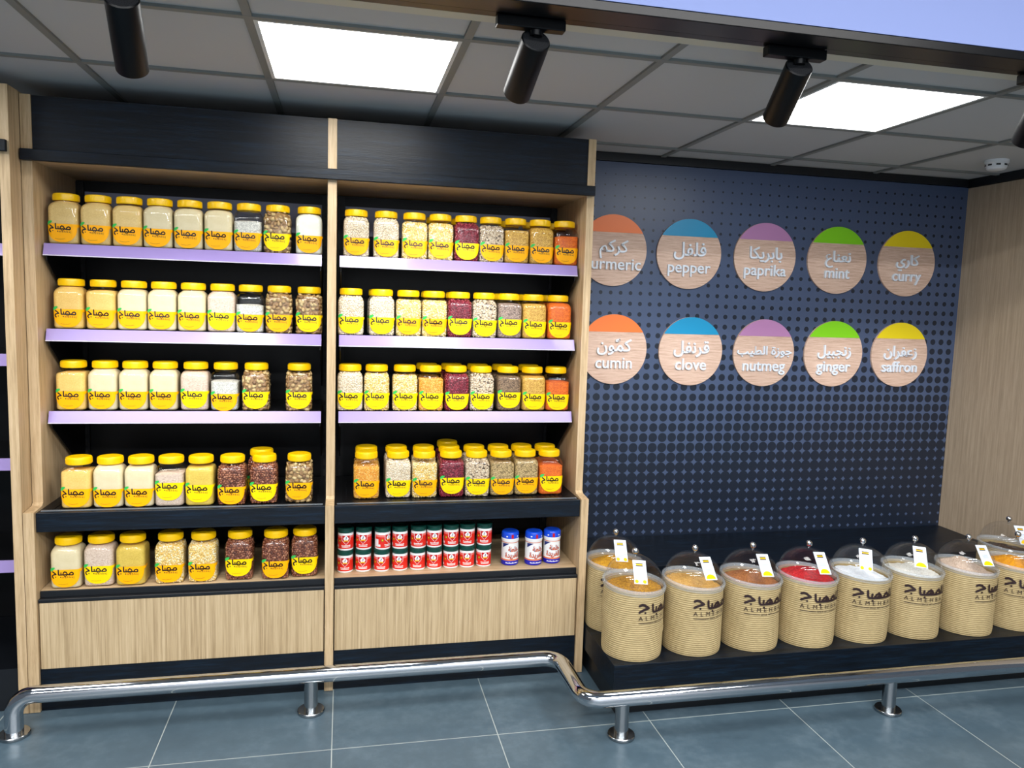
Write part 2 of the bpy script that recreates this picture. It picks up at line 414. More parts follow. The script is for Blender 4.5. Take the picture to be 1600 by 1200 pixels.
# ceiling luminaires in the tile grid
def ceiling_light(k, label):
    x0 = GX+0.6*k+0.012; t = thing('ceiling_light', label, 'light', (x0+0.288, GY+0.3, ZC), group=None)
    h = 0.288
    fr = MB()
    for a in ((-h, -h+0.012, -h, h), (h-0.012, h, -h, h), (-h+0.012, h-0.012, -h, -h+0.012), (-h+0.012, h-0.012, h-0.012, h)): fr.box(*a, 0.0, 0.007)
    put('frame', fr.mesh(), PANEL_FRAME, t)
    put('diffuser', MB().box(-h+0.012, h-0.012, -h+0.012, h-0.012, 0.002, 0.006).mesh(), LAMP, t)
ceiling_light(0, 'square white ceiling light panel glowing above the left jar shelves')
ceiling_light(3, 'square white ceiling light panel glowing in front of the round signs')
ceiling_light(-3, 'square white ceiling light panel added unseen left of the frame above the neighbouring shelves')  # unseen panel continuing the lamp spacing, added to help light the room

# track and track spots
tr = thing('track_rail', 'long black lighting track running along the edge of the tiled ceiling', 'lighting track', (0.5, -1.068, ZC))
put('rail', MB().box(-3.6, 3.6, -0.018, 0.018, -0.016, 0.004, 0.002).mesh(), TRACK_BLACK, tr)
def spot(loc, axis, label, dy=0.0):
    x, y, z = loc; a = Vector(axis).normalized()
    t = thing('track_spotlight', label, 'spotlight', (x, -1.068, ZC-0.017), group='spotlights on the ceiling track')
    top = Vector((x, y, z)) - Vector(t.location)
    put('adapter', MB().box(-0.105, 0.075, -0.0165, 0.0165, -0.028, -0.0005, 0.003).mesh(), SPOT_BLACK, t)
    arm = MB().cyl((0, 0, -0.028), (0, 0, -0.042), 0.016, 20).cyl((0, 0, -0.040), top - Vector((0, 0, -0.006)) + a*0.0, 0.0075, 14)
    put('arm', arm.mesh(sm=40), SPOT_BLACK, t)
    q = a.to_track_quat('Z', 'Y').to_matrix().to_4x4(); q.translation = top
    L = 0.185; r = 0.0385
    me = lathe([(r-0.003, 0.0), (r, 0.003), (r, L-0.002), (r-0.001, L), (r-0.005, L), (r-0.005, L-0.012)], 40, (False, False)); me.transform(q)
    put('housing', me, SPOT_BLACK, t)
    cap = MB().cyl((0, 0, 0.0), (0, 0, 0.006), r-0.003, 36)
    m1 = cap.mesh(sm=40); m1.transform(q); e = put('end_cap', m1, mat('spot_cap', (20, 22, 26), 0.55), t)
    h = MB()
    for rr in (0.012, 0.019, 0.026, 0.032):
        n = int(rr*2*PI/0.006)
        for i in range(n): h.cyl((rr*math.cos(2*PI*i/n), rr*math.sin(2*PI*i/n), -0.0006), (rr*math.cos(2*PI*i/n), rr*math.sin(2*PI*i/n), 0.001), 0.0012, 6)
    m2 = h.mesh(); m2.transform(q); put('vent_holes', m2, DARK_HOLE, e)
    le = MB().cyl((0, 0, L-0.016), (0, 0, L-0.012), r-0.0055, 32).mesh(sm=40); le.transform(q); put('lens', le, WHITE_PL, t)
    l = bpy.data.lights.new('spot_beam', 'SPOT'); l.energy = SPOT_W; l.spot_size = math.radians(46); l.spot_blend = 0.8; l.shadow_soft_size = 0.03; l.color = (0.94, 0.97, 1)
    lo = bpy.data.objects.new('spot_beam', l); COL.objects.link(lo); lo.parent = t
    lo.location = top + a*(L+0.01); lo.rotation_euler = (-a).to_track_quat('Z', 'Y').to_euler()
spot((-0.508, -1.07, 2.262), (-0.071, 0.746, -0.662), 'black cylinder spotlight leftmost on the ceiling track, above the left jar bay')
spot((0.477, -1.07, 2.268), (-0.070, 0.846, -0.529), 'black cylinder spotlight beside the left glowing ceiling panel')
spot((1.234, -1.07, 2.273), (0.119, 0.80, -0.588), 'black cylinder spotlight overlapping the right glowing ceiling panel')
spot((2.076, -1.07, 2.278), (0.315, 0.709, -0.632), 'black cylinder spotlight rightmost, cut off at the picture edge near the smoke detector')

sd = thing('smoke_detector', 'small round white smoke detector on the ceiling above the wood wall', 'smoke detector', (3.04, 0.115, ZC+0.008))
put('base', lathe([(0.052, 0.0), (0.053, -0.006), (0.052, -0.014), (0.046, -0.018)], 36, (True, True)), WHITE_PL, sd)
put('chamber', lathe([(0.046, -0.018), (0.046, -0.03), (0.041, -0.042), (0.034, -0.046)], 36, (False, True)), WHITE_PL, sd)
sl = MB()
for i in range(8):
    a = 2*PI*i/8+0.2; sl.box(-0.009, 0.009, -0.0475, -0.0455, -0.029, -0.0215)
    vs = sl.bm.verts[:] if False else list(sl.bm.verts)[-8:]
    bmesh.ops.rotate(sl.bm, cent=(0, 0, 0), matrix=Matrix.Rotation(a, 3, 'Z'), verts=vs)
put('vent_slots', sl.mesh(), DARK_HOLE, sd)

# ================================================================== SHELVING UNIT
LF, U = -0.014, 0.080
su = thing('shelving_unit', 'two-bay oak and black shelving unit holding rows of yellow-lidded jars', 'shelving', (-0.06, 0, 0))
SX = 0.06
def sp(name, mb, m, parent=su, sm=None, label=None):
    me = mb.mesh(name, sm); me.transform(Matrix.Translation((SX, 0, 0))) if parent is not None else None
    return put(name, me, m, parent, label=label)
UPR = [(-1.144, -1.108), (-0.067, -0.033), (0.993, 1.025)]
for a, b in UPR:
    sp('side_panel', MB().prism_yz([(LF, 0.002), (0.58, 0.002), (0.58, 2.284), (U, 2.284), (U, 0.787), (U-0.012, 0.777), (LF, 0.771)], a, b), OAK_V)
BAYS = [(-1.1075, -0.0675), (-0.0325, 0.9925)]
for a, b in BAYS:
    sp('header_panel', MB().box(a, b, U+0.006, U+0.024, 2.0905, 2.283), BLACK_WOOD)
    sp('soffit_board', MB().box(a, b, U+0.002, 0.575, 2.052, 2.070), OAK_H)
    sp('back_panel', MB().box(a, b, 0.545, 0.56, 0.02, 2.05), BACK_MET)
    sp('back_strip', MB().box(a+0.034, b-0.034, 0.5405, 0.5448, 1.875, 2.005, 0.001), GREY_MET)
    for x in (a+0.002, b-0.032):
        p = sp('slotted_post', MB().box(x, x+0.03, 0.532, 0.5445, 0.47, 2.045), BLACK_MET)
        s = MB()
        for i in range(30): s.box(x+0.010, x+0.020, 0.5312, 0.5325, 0.52+i*0.05, 0.55+i*0.05)
        sp('slots', s, DARK_HOLE, p)
    sp('display_shelf', MB().box(a+0.001, b-0.001, 0.02, 0.53, 0.735, 0.766), BLACK_LAM)
    d = sp('shelf_fascia', MB().box(a+0.001, b-0.001, 0.0, 0.0195, 0.694, 0.767, 0.002), BLACK_WOOD)
    lip = sp('shelf_lip', MB().box(a+0.01, b-0.01, 0.021, 0.034, 0.766, 0.770, 0.001), mat('grey_lip', (92, 98, 104), 0.3), d)
    mt = MB()
    n = int((b-a-0.06)/0.02)
    for i in range(n): mt.box(a+0.03+i*0.02, a+0.046+i*0.02, 0.045, 0.50, 0.7662, 0.7682)
    for i in range(12): mt.box(a+0.03, b-0.03, 0.05+i*0.04, 0.056+i*0.04, 0.7662, 0.7676)
    sp('slatted_mat', mt, BLACK_MET)
    sp('base_board', MB().box(a+0.001, b-0.001, 0.0225, 0.53, 0.435, 0.463), OAK_H)
    e = sp('edge_trim', MB().box(a+0.002, b-0.002, 0.016, 0.0222, 0.438, 0.4625, 0.001).box(a+0.0005, b-0.0005, -0.004, 0.022, 0.4235, 0.4375, 0.002), BLACK_LAM)
    sp('front_panel', MB().box(a+0.004, b-0.004, -0.003, 0.015, 0.166, 0.4225, 0.001), OAK_PANEL)
    sp('kick_board', MB().box(a, b, 0.0, 0.018, 0.001, 0.165), BLACK_WOOD)
sp('header_bar', MB().box(-1.142, 1.023, U-0.022, U-0.0005, 2.050, 2.090, 0.002), BLACK_WOOD)
sp('top_board', MB().box(-1.1075, 0.9925, U+0.03, 0.575, 2.265, 2.283), BLACK_LAM)
SHELF_Z = {1: 1.760, 2: 1.440, 3: 1.125}
for (a, b), ends in zip(BAYS, ((-1.100, -0.090), (-0.020, 0.980))):
    x0, x1 = ends
    for k in (1, 2, 3):
        z = SHELF_Z[k]
        s = sp('shelf', MB().box(x0+0.004, x1-0.004, 0.152, 0.531, z-0.032, z-0.001, 0.002), BLACK_MET)
        r = sp('price_rail', MB().prism_yz([(0.150, z+0.002), (0.144, z+0.002), (0.130, z-0.040), (0.136, z-0.040)], x0, x1), LAVENDER, s)
        sp('rail_edge', MB().prism_yz([(0.1305, z-0.0405), (0.1275, z-0.0405), (0.1275, z-0.044), (0.136, z-0.044), (0.136, z-0.0405)], x0, x1), STRIP_EDGE, r)
        for xx in (x0+0.003, x1-0.007):
            sp('bracket', MB().prism_yz([(0.152, z-0.033), (0.152, z-0.062), (0.40, z-0.235), (0.53, z-0.235), (0.53, z-0.033)], xx, xx+0.004), BLACK_MET, s)

# neighbouring unit at the left edge
nu = thing('shelving_unit', 'dark empty shelving unit with oak side panel at the left picture edge', 'shelving', (-1.70, 0, 0))
def np_(name, mb, m, parent=nu):
    me = mb.mesh(name); me.transform(Matrix.Translation((1.70, 0, 0))); return put(name, me, m, parent)
np_('side_panel', MB().box(-1.1785, -1.1465, LF, 0.58, 0.002, 2.292), OAK_V)
np_('side_panel', MB().box(-2.24, -2.208, LF, 0.58, 0.002, 2.292), OAK_V)
np_('header_bar', MB().box(-2.24, -1.152, LF-0.018, LF-0.0005, 2.062, 2.102, 0.002), BLACK_WOOD)
np_('header_panel', MB().box(-2.2075, -1.179, 0.01, 0.028, 2.103, 2.29), BLACK_WOOD)
np_('back_panel', MB().box(-2.2075, -1.179, 0.545, 0.56, 0.02, 2.29), BACK_MET)
np_('base_cabinet', MB().box(-2.2075, -1.179, 0.02, 0.54, 0.001, 0.165), BLACK_LAM)
for z in (1.752, 1.342, 0.943, 0.543):
    s = np_('shelf', MB().box(-2.20, -1.185, 0.15, 0.54, z-0.032, z-0.001, 0.002), BLACK_MET)
    np_('price_rail', MB().prism_yz([(0.150, z+0.002), (0.144, z+0.002), (0.135, z-0.043), (0.141, z-0.043)], -2.20, -1.181), LAVENDER, s)

# ================================================================== JARS
JW, JR, JH = 0.0535, 0.019, 0.193
def ring(w, r, z, n=8):
    pts = []
    for q in range(4):
        cx, cy = ((1, 1), (-1, 1), (-1, -1), (1, -1))[q]
        for i in range(n+1):
            a = q*PI/2 + (PI/2)*i/n
            pts.append((cx*(w-r)+r*math.cos(a), cy*(w-r)+r*math.sin(a), z))
    return pts
def loft(rings, cap=(True, True), sm=50):
    v, f = [], []; n = len(rings[0])
    for rg in rings: v += rg
    for k in range(len(rings)-1):
        for i in range(n):
            j = (i+1) % n; f.append((k*n+i, k*n+j, (k+1)*n+j, (k+1)*n+i))
    if cap[0]: f.append(tuple(range(n))[::-1])
    if cap[1]: f.append(tuple(range((len(rings)-1)*n, len(rings)*n)))
    return mk(v, f, sm)
PROF = [(0.046, 0.017, 0.0), (0.0515, 0.019, 0.003), (JW, JR, 0.010), (JW, JR, 0.134), (0.0525, 0.022, 0.142), (0.050, 0.028, 0.150), (0.0455, 0.036, 0.157), (0.0425, 0.0424, 0.160)]
jar_me = loft([ring(*p) for p in PROF] + [ring(0.0425, 0.0424, 0.164), ring(0.0405, 0.0404, 0.165), ring(0.0405, 0.0404, 0.172)], (True, True))
lid_me = lathe([(0.0440, 0.1655), (0.0452, 0.167), (0.0455, 0.170), (0.0455, 0.187), (0.0445, 0.1905), (0.042, 0.192), (0.040, 0.1915), (0.039, 0.193)], 44, (True, True), 40)
# fine grip ridges on the lid skirt
rid = MB()
for i in range(60):
    a = 2*PI*i/60; rid.box(0.0453, 0.0460, -0.0008, 0.0008, 0.169, 0.186)
    bmesh.ops.rotate(rid.bm, cent=(0, 0, 0), matrix=Matrix.Rotation(a, 3, 'Z'), verts=list(rid.bm.verts)[-8:])
rid_me = rid.mesh()

def wrap(s, z, off):
    """point on the jar front at arc length s from the middle of the face"""
    w, r = JW, JR; fl_ = w-r; sg = 1 if s >= 0 else -1; a = abs(s)
    if a <= fl_: return (s, -w-off, z)
    th = (a-fl_)/r
    if th <= PI/2: return (sg*(fl_+(r+off)*math.sin(th)), -fl_-(r+off)*math.cos(th), z)
    return (sg*(w+off), -fl_+(a-fl_-r*PI/2), z)
LT, LB, LS = 0.0765, 0.008, 0.0535
def label_mesh():
    v, f = [], []; n = 30
    for i in range(n+1):
        t = -1+2*i/n; s = LS*math.sin(t*PI/2) if False else LS*t
        zb = LT-(LT-LB)*max(0.0, 1-abs(t)**2.5)**(1/2.2)
        v.append(wrap(s, LT, 0.0006)); v.append(wrap(s, min(zb, LT-0.0002), 0.0006))
    for i in range(n): f.append((2*i, 2*i+1, 2*i+3, 2*i+2))
    # strip that runs on round the right flank
    b = len(v)
    for i in range(7):
        s = LS-0.003+0.006*i; v.append(wrap(s, LT, 0.0005)); v.append(wrap(s, LT-0.012+0.0012*i, 0.0005))
    for i in range(6): f.append((b+2*i, b+2*i+1, b+2*i+3, b+2*i+2))
    return mk(v, f)
lab_me = label_mesh()
lab_o, lab_y = lab_me, lab_me.copy()
lab_o.materials.append(LAB_O); lab_y.materials.append(LAB_Y)
def lettering_mesh():
    b = text_geo('mehbaj', width=0.041, bold=0.0, spacing=1.3); vb = b[0].copy(); vb[:, 0] += 0.0105; vb[:, 1] += 0.0440
    me1 = strokes(WORD_SMALL, lambda x, y: wrap((x-325)*0.000188, (1030-y)*0.000203, 0.0013))
    me2 = mk([wrap(p[0], p[1], 0.0013) for p in vb], b[1]); parts = []
    # row of tiny illegible marks along the foot of the label
    for i in range(12):
        s = -0.024+i*0.0029; z = 0.0185+0.004*((s+0.008)/0.016)**2*0.6
        parts.append(([wrap(s, z, 0.0012), wrap(s+0.002, z, 0.0012), wrap(s+0.002, z+0.0012, 0.0012), wrap(s, z+0.0012, 0.0012)], [(0, 1, 2, 3)]))
    return me1, me2, mk(*join(parts))
let_me, let2_me, fine_me = lettering_mesh()
def leaf_mesh():
    parts = []
    for (cs, cz, L, wd, ang) in ((-0.0415, 0.0815, 0.0095, 0.0050, 0.5), (-0.0455, 0.0765, 0.0075, 0.0050, 0.25)):
        pts = []
        for i in range(12):
            t = 2*PI*i/12; x = L*math.cos(t); y = wd*math.sin(t)*(1-0.35*math.cos(t))
            pts.append(wrap(cs+x*math.cos(ang)-y*math.sin(ang), cz+x*math.sin(ang)+y*math.cos(ang), 0.0014))
        parts.append((pts, [tuple(range(12))]))
    return mk(*join(parts))
leaf_me = leaf_mesh()

# contents: kind -> (words, material, bean size (a, b, c) or None)
FILL = {
 'sand': ('sandy beige meal', powder('sand', (238, 208, 138), (212, 176, 104)), None),
 'cream': ('cream flour', powder('cream', (228, 214, 176), (216, 199, 154), 900, 0.25), None),
 'white': ('white powder', powder('white', (236, 236, 222), (216, 218, 202), 900, 0.2), None),
 'corn': ('yellow cornmeal', powder('corn', (244, 208, 122), (224, 178, 84)), None),
 'pink': ('pinkish beige semolina', powder('pink', (232, 214, 194), (188, 158, 136), 700, 0.8), None),
 'gran': ('white granules', powder('gran', (228, 226, 214), (170, 168, 160), 420, 0.75), None),
 'olive': ('mustard-yellow meal', powder('olive', (230, 202, 92), (196, 160, 54)), None),
 'bulgur': ('yellow bulgur', powder('bulgur', (232, 190, 92), (172, 118, 34), 420, 0.7), None),
 'orange': ('orange lentils', powder('orange', (244, 128, 28), (206, 76, 8), 420, 0.65), None),
 'grey': ('grey-brown lentils', powder('grey', (172, 148, 132), (92, 74, 66), 330, 0.75), None),
 'brown': ('dark brown lentils', powder('brown', (150, 122, 92), (74, 54, 38), 330, 0.75), None),
 'green': ('greenish brown lentils', powder('green', (204, 176, 122), (104, 84, 46), 330, 0.75), None),
 'fava': ('large brown broad beans', bean('fava', [(120, 88, 56), (164, 128, 80), (190, 160, 108), (208, 184, 130)]), (0.0122, 0.0090, 0.0036)),
 'coffee': ('reddish brown beans', bean('coffee', [(88, 42, 24), (124, 68, 44), (152, 92, 64), (178, 122, 90)], 0.3), (0.0064, 0.0048, 0.0042)),
 'chick': ('pale chickpeas', bean('chick', [(214, 196, 164), (232, 216, 190), (240, 228, 206)], 0.6), (0.0044, 0.0041, 0.0040)),
 'split': ('pale yellow split beans', bean('split', [(222, 178, 84), (236, 204, 122), (244, 224, 168), (248, 236, 200)], 0.55), (0.0050, 0.0044, 0.0024)),
 'golden': ('golden split peas', bean('golden', [(226, 146, 28), (238, 176, 60), (244, 206, 120)], 0.55), (0.0034, 0.0032, 0.0022)),
 'kidney': ('dark red kidney beans', bean('kidney', [(96, 18, 34), (134, 34, 52), (170, 66, 80)], 0.3), (0.0058, 0.0033, 0.0031)),
 'eye': ('black-eyed beans', bean('eye', [(60, 44, 36), (214, 190, 158), (230, 212, 182), (240, 226, 202)], 0.5), (0.0046, 0.0033, 0.0031)),
}
_ico = bmesh.new(); bmesh.ops.create_icosphere(_ico, subdivisions=1, radius=1.0)
ICO_V = np.array([tuple(v.co) for v in _ico.verts]); ICO_F = np.array([[v.index for v in f.verts] for f in _ico.faces]); _ico.free()
def rand_rot(n, flat):
    """random frames; flat > 0 keeps the short axis near the outward normal (local y)"""
    a = rng.uniform(0, 2*PI, n); tilt = rng.normal(0, flat, (n, 2))
    ca, sa = np.cos(a), np.sin(a)
    R = np.zeros((n, 3, 3))
    ex = np.stack([ca, tilt[:, 0], sa], 1); ex /= np.linalg.norm(ex, axis=1)[:, None]
    ny = np.stack([np.zeros(n), np.ones(n), np.zeros(n)], 1) + np.stack([tilt[:, 0], np.zeros(n), tilt[:, 1]], 1)
    ez = np.cross(ex, ny); ez /= np.linalg.norm(ez, axis=1)[:, None]; ey = np.cross(ez, ex)
    R[:, :, 0], R[:, :, 1], R[:, :, 2] = ex, ez, ey      # columns: long, middle, short axes
    return R
_fc = {}
def fill_profile(zf, inset=0.0022):
    rs = [(w-inset, max(r-inset, 0.004), z+ (0.0025 if z < 0.02 else 0)) for w, r, z in PROF]
    rs += [(0.0385, 0.0384, 0.1665)]
    out = []
    for i, p in enumerate(rs):
        if p[2] < zf: out.append(p)
        else:
            q = rs[i-1]; t = (zf-q[2])/(p[2]-q[2]); out.append(tuple(q[j]+t*(p[j]-q[j]) for j in range(3))); break
    return out
def fill_mesh(kind, zf):
    key = (kind, zf)
    if key in _fc: return _fc[key]
    words, m, size = FILL[kind]
    if size is None:
        pr = fill_profile(zf); rings = [ring(*p) for p in pr]; w, r, z = pr[-1]
        slope = random.uniform(-0.06, 0.06) if zf < 0.155 else 0
        for j in range(len(rings[-1])):
            x, y, zz = rings[-1][j]; rings[-1][j] = (x, y, zz+slope*x-0.03*abs(y))
        rings += [ring(w*0.6, min(r, w*0.6)*0.8, z+0.003), ring(w*0.2, w*0.2*0.9, z+0.004)]
        me = loft(rings)
    else:
        a, b, c = size
        pr = fill_profile(zf, 0.0022+c*1.2); core = loft([ring(*p) for p in pr])
        V = [np.array([tuple(v.co) for v in core.vertices])]; Fl = [tuple(p.vertices) for p in core.polygons]
        bpy.data.meshes.remove(core)
        prs = fill_profile(zf, 0.0022+c*0.95); zs = np.array([p[2] for p in prs]); ws = np.array([p[0] for p in prs]); rr = np.array([p[1] for p in prs])
        P, N = [], []
        step = (a+b)*0.86; z = 0.003+b*0.6; row = 0
        while z < zs[-1]:
            w = np.interp(z, zs, ws); r = min(np.interp(z, zs, rr), w); fl_ = w-r; per = 8*fl_+2*PI*r
            n = int(per/step)
            for i in range(n):
                s = ((i+0.5*(row % 2)+random.uniform(-0.28, 0.28))*per/n) % per
                q = int(s/(per/4)) % 4; t = s-q*per/4
                if t < fl_: loc = (t, -w); nr = (0, -1)
                elif t < fl_+r*PI/2:
                    th = (t-fl_)/r; loc = (fl_+r*math.sin(th), -fl_-r*math.cos(th)); nr = (math.sin(th), -math.cos(th))
                else: loc = (w, -fl_+(t-fl_-r*PI/2)); nr = (1, 0)
                cs, sn = math.cos(q*PI/2), math.sin(q*PI/2)
                dz = random.uniform(-0.25, 0.25)*step
                P.append((loc[0]*cs-loc[1]*sn, loc[0]*sn+loc[1]*cs, min(max(z+dz, 0.002+c), zs[-1])))
                N.append((nr[0]*cs-nr[1]*sn, nr[0]*sn+nr[1]*cs, 0))
            z += step*0.86; row += 1
        w = ws[-1]; k = int(2*w/step)+1
        for i in range(k):
            for j in range(k):
                x = -w+(i+0.5)*2*w/k+random.uniform(-.3, .3)*step; y = -w+(j+0.5)*2*w/k+random.uniform(-.3, .3)*step
                if abs(x) < w-0.002 and abs(y) < w-0.002 and (abs(x)**4+abs(y)**4) < (w*0.98)**4:
                    P.append((x, y, zs[-1]+random.uniform(0, c))); N.append((0, 0, 1))
        P, N = np.array(P), np.array(N, float); n = len(P)
        R0 = rand_rot(n, 0.42 if a > 0.01 else 0.28)
        up = np.where(np.abs(N[:, 2:3]) > 0.5, np.array([[1.0, 0, 0]]), np.array([[0, 0, 1.0]]))
        tx = np.cross(N, up); tx /= np.linalg.norm(tx, axis=1)[:, None]; tz = np.cross(tx, N)
        B = np.stack([tx, N, tz], 2)                      # local x, y(normal), z -> world
        R = B @ R0
        sz = np.array(size)[None, :]*rng.uniform(0.85, 1.15, (n, 1))
        X = (ICO_V[None]*sz[:, None, :]) @ np.transpose(R, (0, 2, 1)) + P[:, None, :]
        X[:, :, 2] = np.maximum(X[:, :, 2], 0.0012); X[:, :, :2] = np.clip(X[:, :, :2], -(JW-0.0012), JW-0.0012)
        base = len(V[0]); nv = len(ICO_V)
        V.append(X.reshape(-1, 3))
        FF = (ICO_F[None]+base+(np.arange(n)*nv)[:, None, None]).reshape(-1, 3)
        allv = np.concatenate(V); me = bpy.data.meshes.new('beans')
        nq = sum(len(f) for f in Fl)
        me.vertices.add(len(allv)); me.vertices.foreach_set('co', allv.ravel())
        loops = np.concatenate([np.array([i for f in Fl for i in f]), FF.ravel()])
        starts = []; c0 = 0
        for f in Fl: starts.append(c0); c0 += len(f)
        starts = np.concatenate([np.array(starts), c0+3*np.arange(len(FF))])
        tot = np.concatenate([np.array([len(f) for f in Fl]), np.full(len(FF), 3)])
        me.loops.add(len(loops)); me.loops.foreach_set('vertex_index', loops.astype(np.int32))
        me.polygons.add(len(starts)); me.polygons.foreach_set('loop_start', starts.astype(np.int32)); me.polygons.foreach_set('loop_total', tot.astype(np.int32))
        me.update(calc_edges=True); me.validate()
        me.polygons.foreach_set('use_smooth', [True]*len(me.polygons)); me.update()
    me.materials.append(m); _fc[key] = me
    return me

ORD = ['first', 'second', 'third', 'fourth', 'fifth', 'sixth', 'seventh', 'eighth', 'ninth']
_proto = {}
FULL = 0.162
def jar(x, y, z, kind, zf, lab, dz, label, group, yaw=None):
    rot = (0, 0, math.radians(random.uniform(-4, 4)) if yaw is None else math.radians(yaw))
    key = (kind, zf, lab, dz)
    if key in _proto: return dup(_proto[key], (x, y, z), rot, label) if True else None
    t = thing('spice_jar', label, 'jar', (x, y, z), rot, group)
    put('jar_body', jar_me, PET, t); put('contents', fill_mesh(kind, zf), None, t, kind='stuff' if FILL[kind][2] else None)
    l = put('lid', lid_me, LID_Y, t); put('grip_ridges', rid_me, LID_Y, l)
    lb = put('label', lab_y if lab == 'y' else lab_o, None, t); lb.location.z = dz
    put('arabic_lettering', let_me, INK, lb); put('latin_lettering', let2_me, INK, lb); put('fine_print', fine_me, INK, lb); put('leaf_emblem', leaf_me, LEAF, lb)
    _proto[key] = t; return t
def jar_g(*a, **k):
    o = jar(*a, **k); o['group'] = a[8]; return o
F_ = FULL
ROWS = [
 ('left', 'top', 1.7605, [(-1.041, .212, 'sand', F_, 'o', 0), (-.929, .212, 'sand', F_, 'o', 0), (-.818, .212, 'sand', .158, 'o', 0), (-.708, .212, 'cream', F_, 'o', -.002), (-.598, .212, 'cream', .158, 'o', -.002), (-.487, .212, 'cream', .158, 'o', -.001), (-.376, .212, 'gran', .122, 'o', 0), (-.265, .212, 'fava', F_, 'y', .002), (-.142, .212, 'white', F_, 'o', 0)]),
 ('left', 'second', 1.4405, [(-1.031, .212, 'corn', F_, 'o', 0), (-.918, .212, 'corn', .15, 'o', 0), (-.807, .212, 'cream', .158, 'o', 0), (-.698, .212, 'cream', F_, 'o', 0), (-.588, .212, 'cream', F_, 'o', 0), (-.478, .212, 'pink', F_, 'y', .002), (-.370, .212, 'gran', .112, 'o', -.002), (-.259, .212, 'fava', F_, 'o', 0), (-.141, .212, 'fava', .158, 'y', .002)]),
 ('left', 'third', 1.1255, [(-1.031, .212, 'corn', .148, 'o', 0), (-.918, .212, 'cream', F_, 'o', 0), (-.808, .212, 'cream', F_, 'o', 0), (-.697, .212, 'cream', F_, 'o', 0), (-.582, .212, 'pink', .155, 'y', .003), (-.468, .212, 'gran', .118, 'o', -.007), (-.349, .212, 'fava', .158, 'y', .002), (-.180, .212, 'fava', .150, 'y', .002)]),
 ('left', 'fourth', .7685, [(-.984, .092, 'corn', .142, 'o', 0), (-.874, .093, 'cream', F_, 'o', -.003), (-.764, .092, 'cream', .155, 'o', -.003), (-.655, .092, 'pink', .128, 'y', .018), (-.545, .090, 'olive', .150, 'y', .008), (-.428, .091, 'coffee', .150, 'o', -.003), (-.308, .100, 'coffee', .158, 'y', .004), (-.173, .108, 'fava', .152, 'o', .005)]),
 ('left', 'bottom', .4635, [(-1.024, .080, 'cream', .158, 'o', -.001), (-.911, .088, 'pink', .155, 'y', .005), (-.797, .083, 'olive', .150, 'o', 0), (-.660, .088, 'split', .150, 'o', -.002), (-.538, .087, 'split', .148, 'o', -.002), (-.401, .090, 'coffee', .158, 'y', .010), (-.262, .082, 'coffee', .158, 'o', -.001), (-.150, .096, 'coffee', F_, 'y', .006)]),
 ('right', 'top', 1.7605, [(.045, .212, 'chick', .158, 'o', 0), (.167, .212, 'chick', .158, 'o', -.002), (.284, .212, 'split', .150, 'o', 0), (.393, .212, 'split', .150, 'o', 0), (.502, .212, 'kidney', .158, 'y', 0), (.609, .212, 'eye', .150, 'o', -.001), (.718, .212, 'bulgur', .140, 'o', 0), (.827, .212, 'bulgur', .156, 'o', 0), (.936, .212, 'orange', .125, 'o', 0)]),
 ('right', 'second', 1.4405, [(.027, .212, 'chick', .158, 'y', 0), (.153, .212, 'chick', F_, 'y', 0), (.264, .212, 'split', .150, 'o', 0), (.372, .212, 'split', .150, 'o', 0), (.480, .212, 'kidney', .158, 'y', .004), (.588, .212, 'eye', .158, 'y', 0), (.697, .212, 'grey', .150, 'y', .006), (.806, .212, 'bulgur', .150, 'y', 0), (.919, .212, 'orange', .158, 'y', 0)]),
 ('right', 'third', 1.1255, [(.026, .212, 'chick', .158, 'y', 0), (.136, .212, 'split', .154, 'y', 0), (.254, .212, 'split', .148, 'y', 0), (.364, .212, 'golden', .134, 'y', 0), (.474, .212, 'kidney', .154, 'y', -.002), (.584, .212, 'eye', .158, 'y', 0), (.703, .212, 'brown', .150, 'y', .006), (.813, .212, 'bulgur', .150, 'y', 0), (.922, .212, 'orange', .128, 'y', -.002)]),
 ('right', 'fourth', .7685, [(.095, .137, 'golden', .130, 'o', 0), (.226, .140, 'chick', .155, 'y', 0), (.336, .136, 'split', .140, 'o', 0), (.450, .136, 'kidney', .150, 'y', .008), (.560, .134, 'eye', .158, 'y', .002), (.668, .136, 'green', .142, 'o', 0), (.776, .140, 'green', .150, 'o', .002), (.884, .138, 'orange', .125, 'y', .007)]),
]
REAR = {('right', 'top'): {3: .391, 4: .500, 6: .712, 7: .822, 8: .931}, ('right', 'second'): {1: .148, 3: .375, 4: .484, 6: .690, 7: .802, 8: .911},
        ('right', 'third'): {3: .360, 4: .470, 5: .588, 6: .702, 7: .824}, ('right', 'fourth'): {0: .098, 1: .226, 2: .344, 3: .457, 4: .568, 5: .678, 6: .786, 7: .895},
        ('left', 'fourth'): {6: -.330}}
for bay, sh, z, js in ROWS:
    for i, (x, y, kind, zf, lab, dz) in enumerate(js):
        w = FILL[kind][0]
        jar_g(x, y, z, kind, zf, lab, dz, f"yellow-lidded jar of {w}, {ORD[i]} from left on {bay} bay's {sh} shelf", f"jars on the {bay} bay's {sh} shelf", yaw=(random.uniform(-1.2, 1.2)))
        rr = REAR.get((bay, sh), {}).get(i)
        if rr is not None:
            jar_g(rr, y+0.118, z, kind, zf, lab, dz, f"yellow-lidded jar of {w} behind the {ORD[i]} jar of {bay} bay's {sh} shelf", f"jars on the {bay} bay's {sh} shelf", yaw=random.uniform(-1, 1))
jar_g(.464, .372, .7685, 'kidney', .150, 'y', .008, "yellow-lidded jar rearmost behind two jars of red kidney beans, right bay's fourth shelf", "jars on the right bay's fourth shelf", yaw=1)

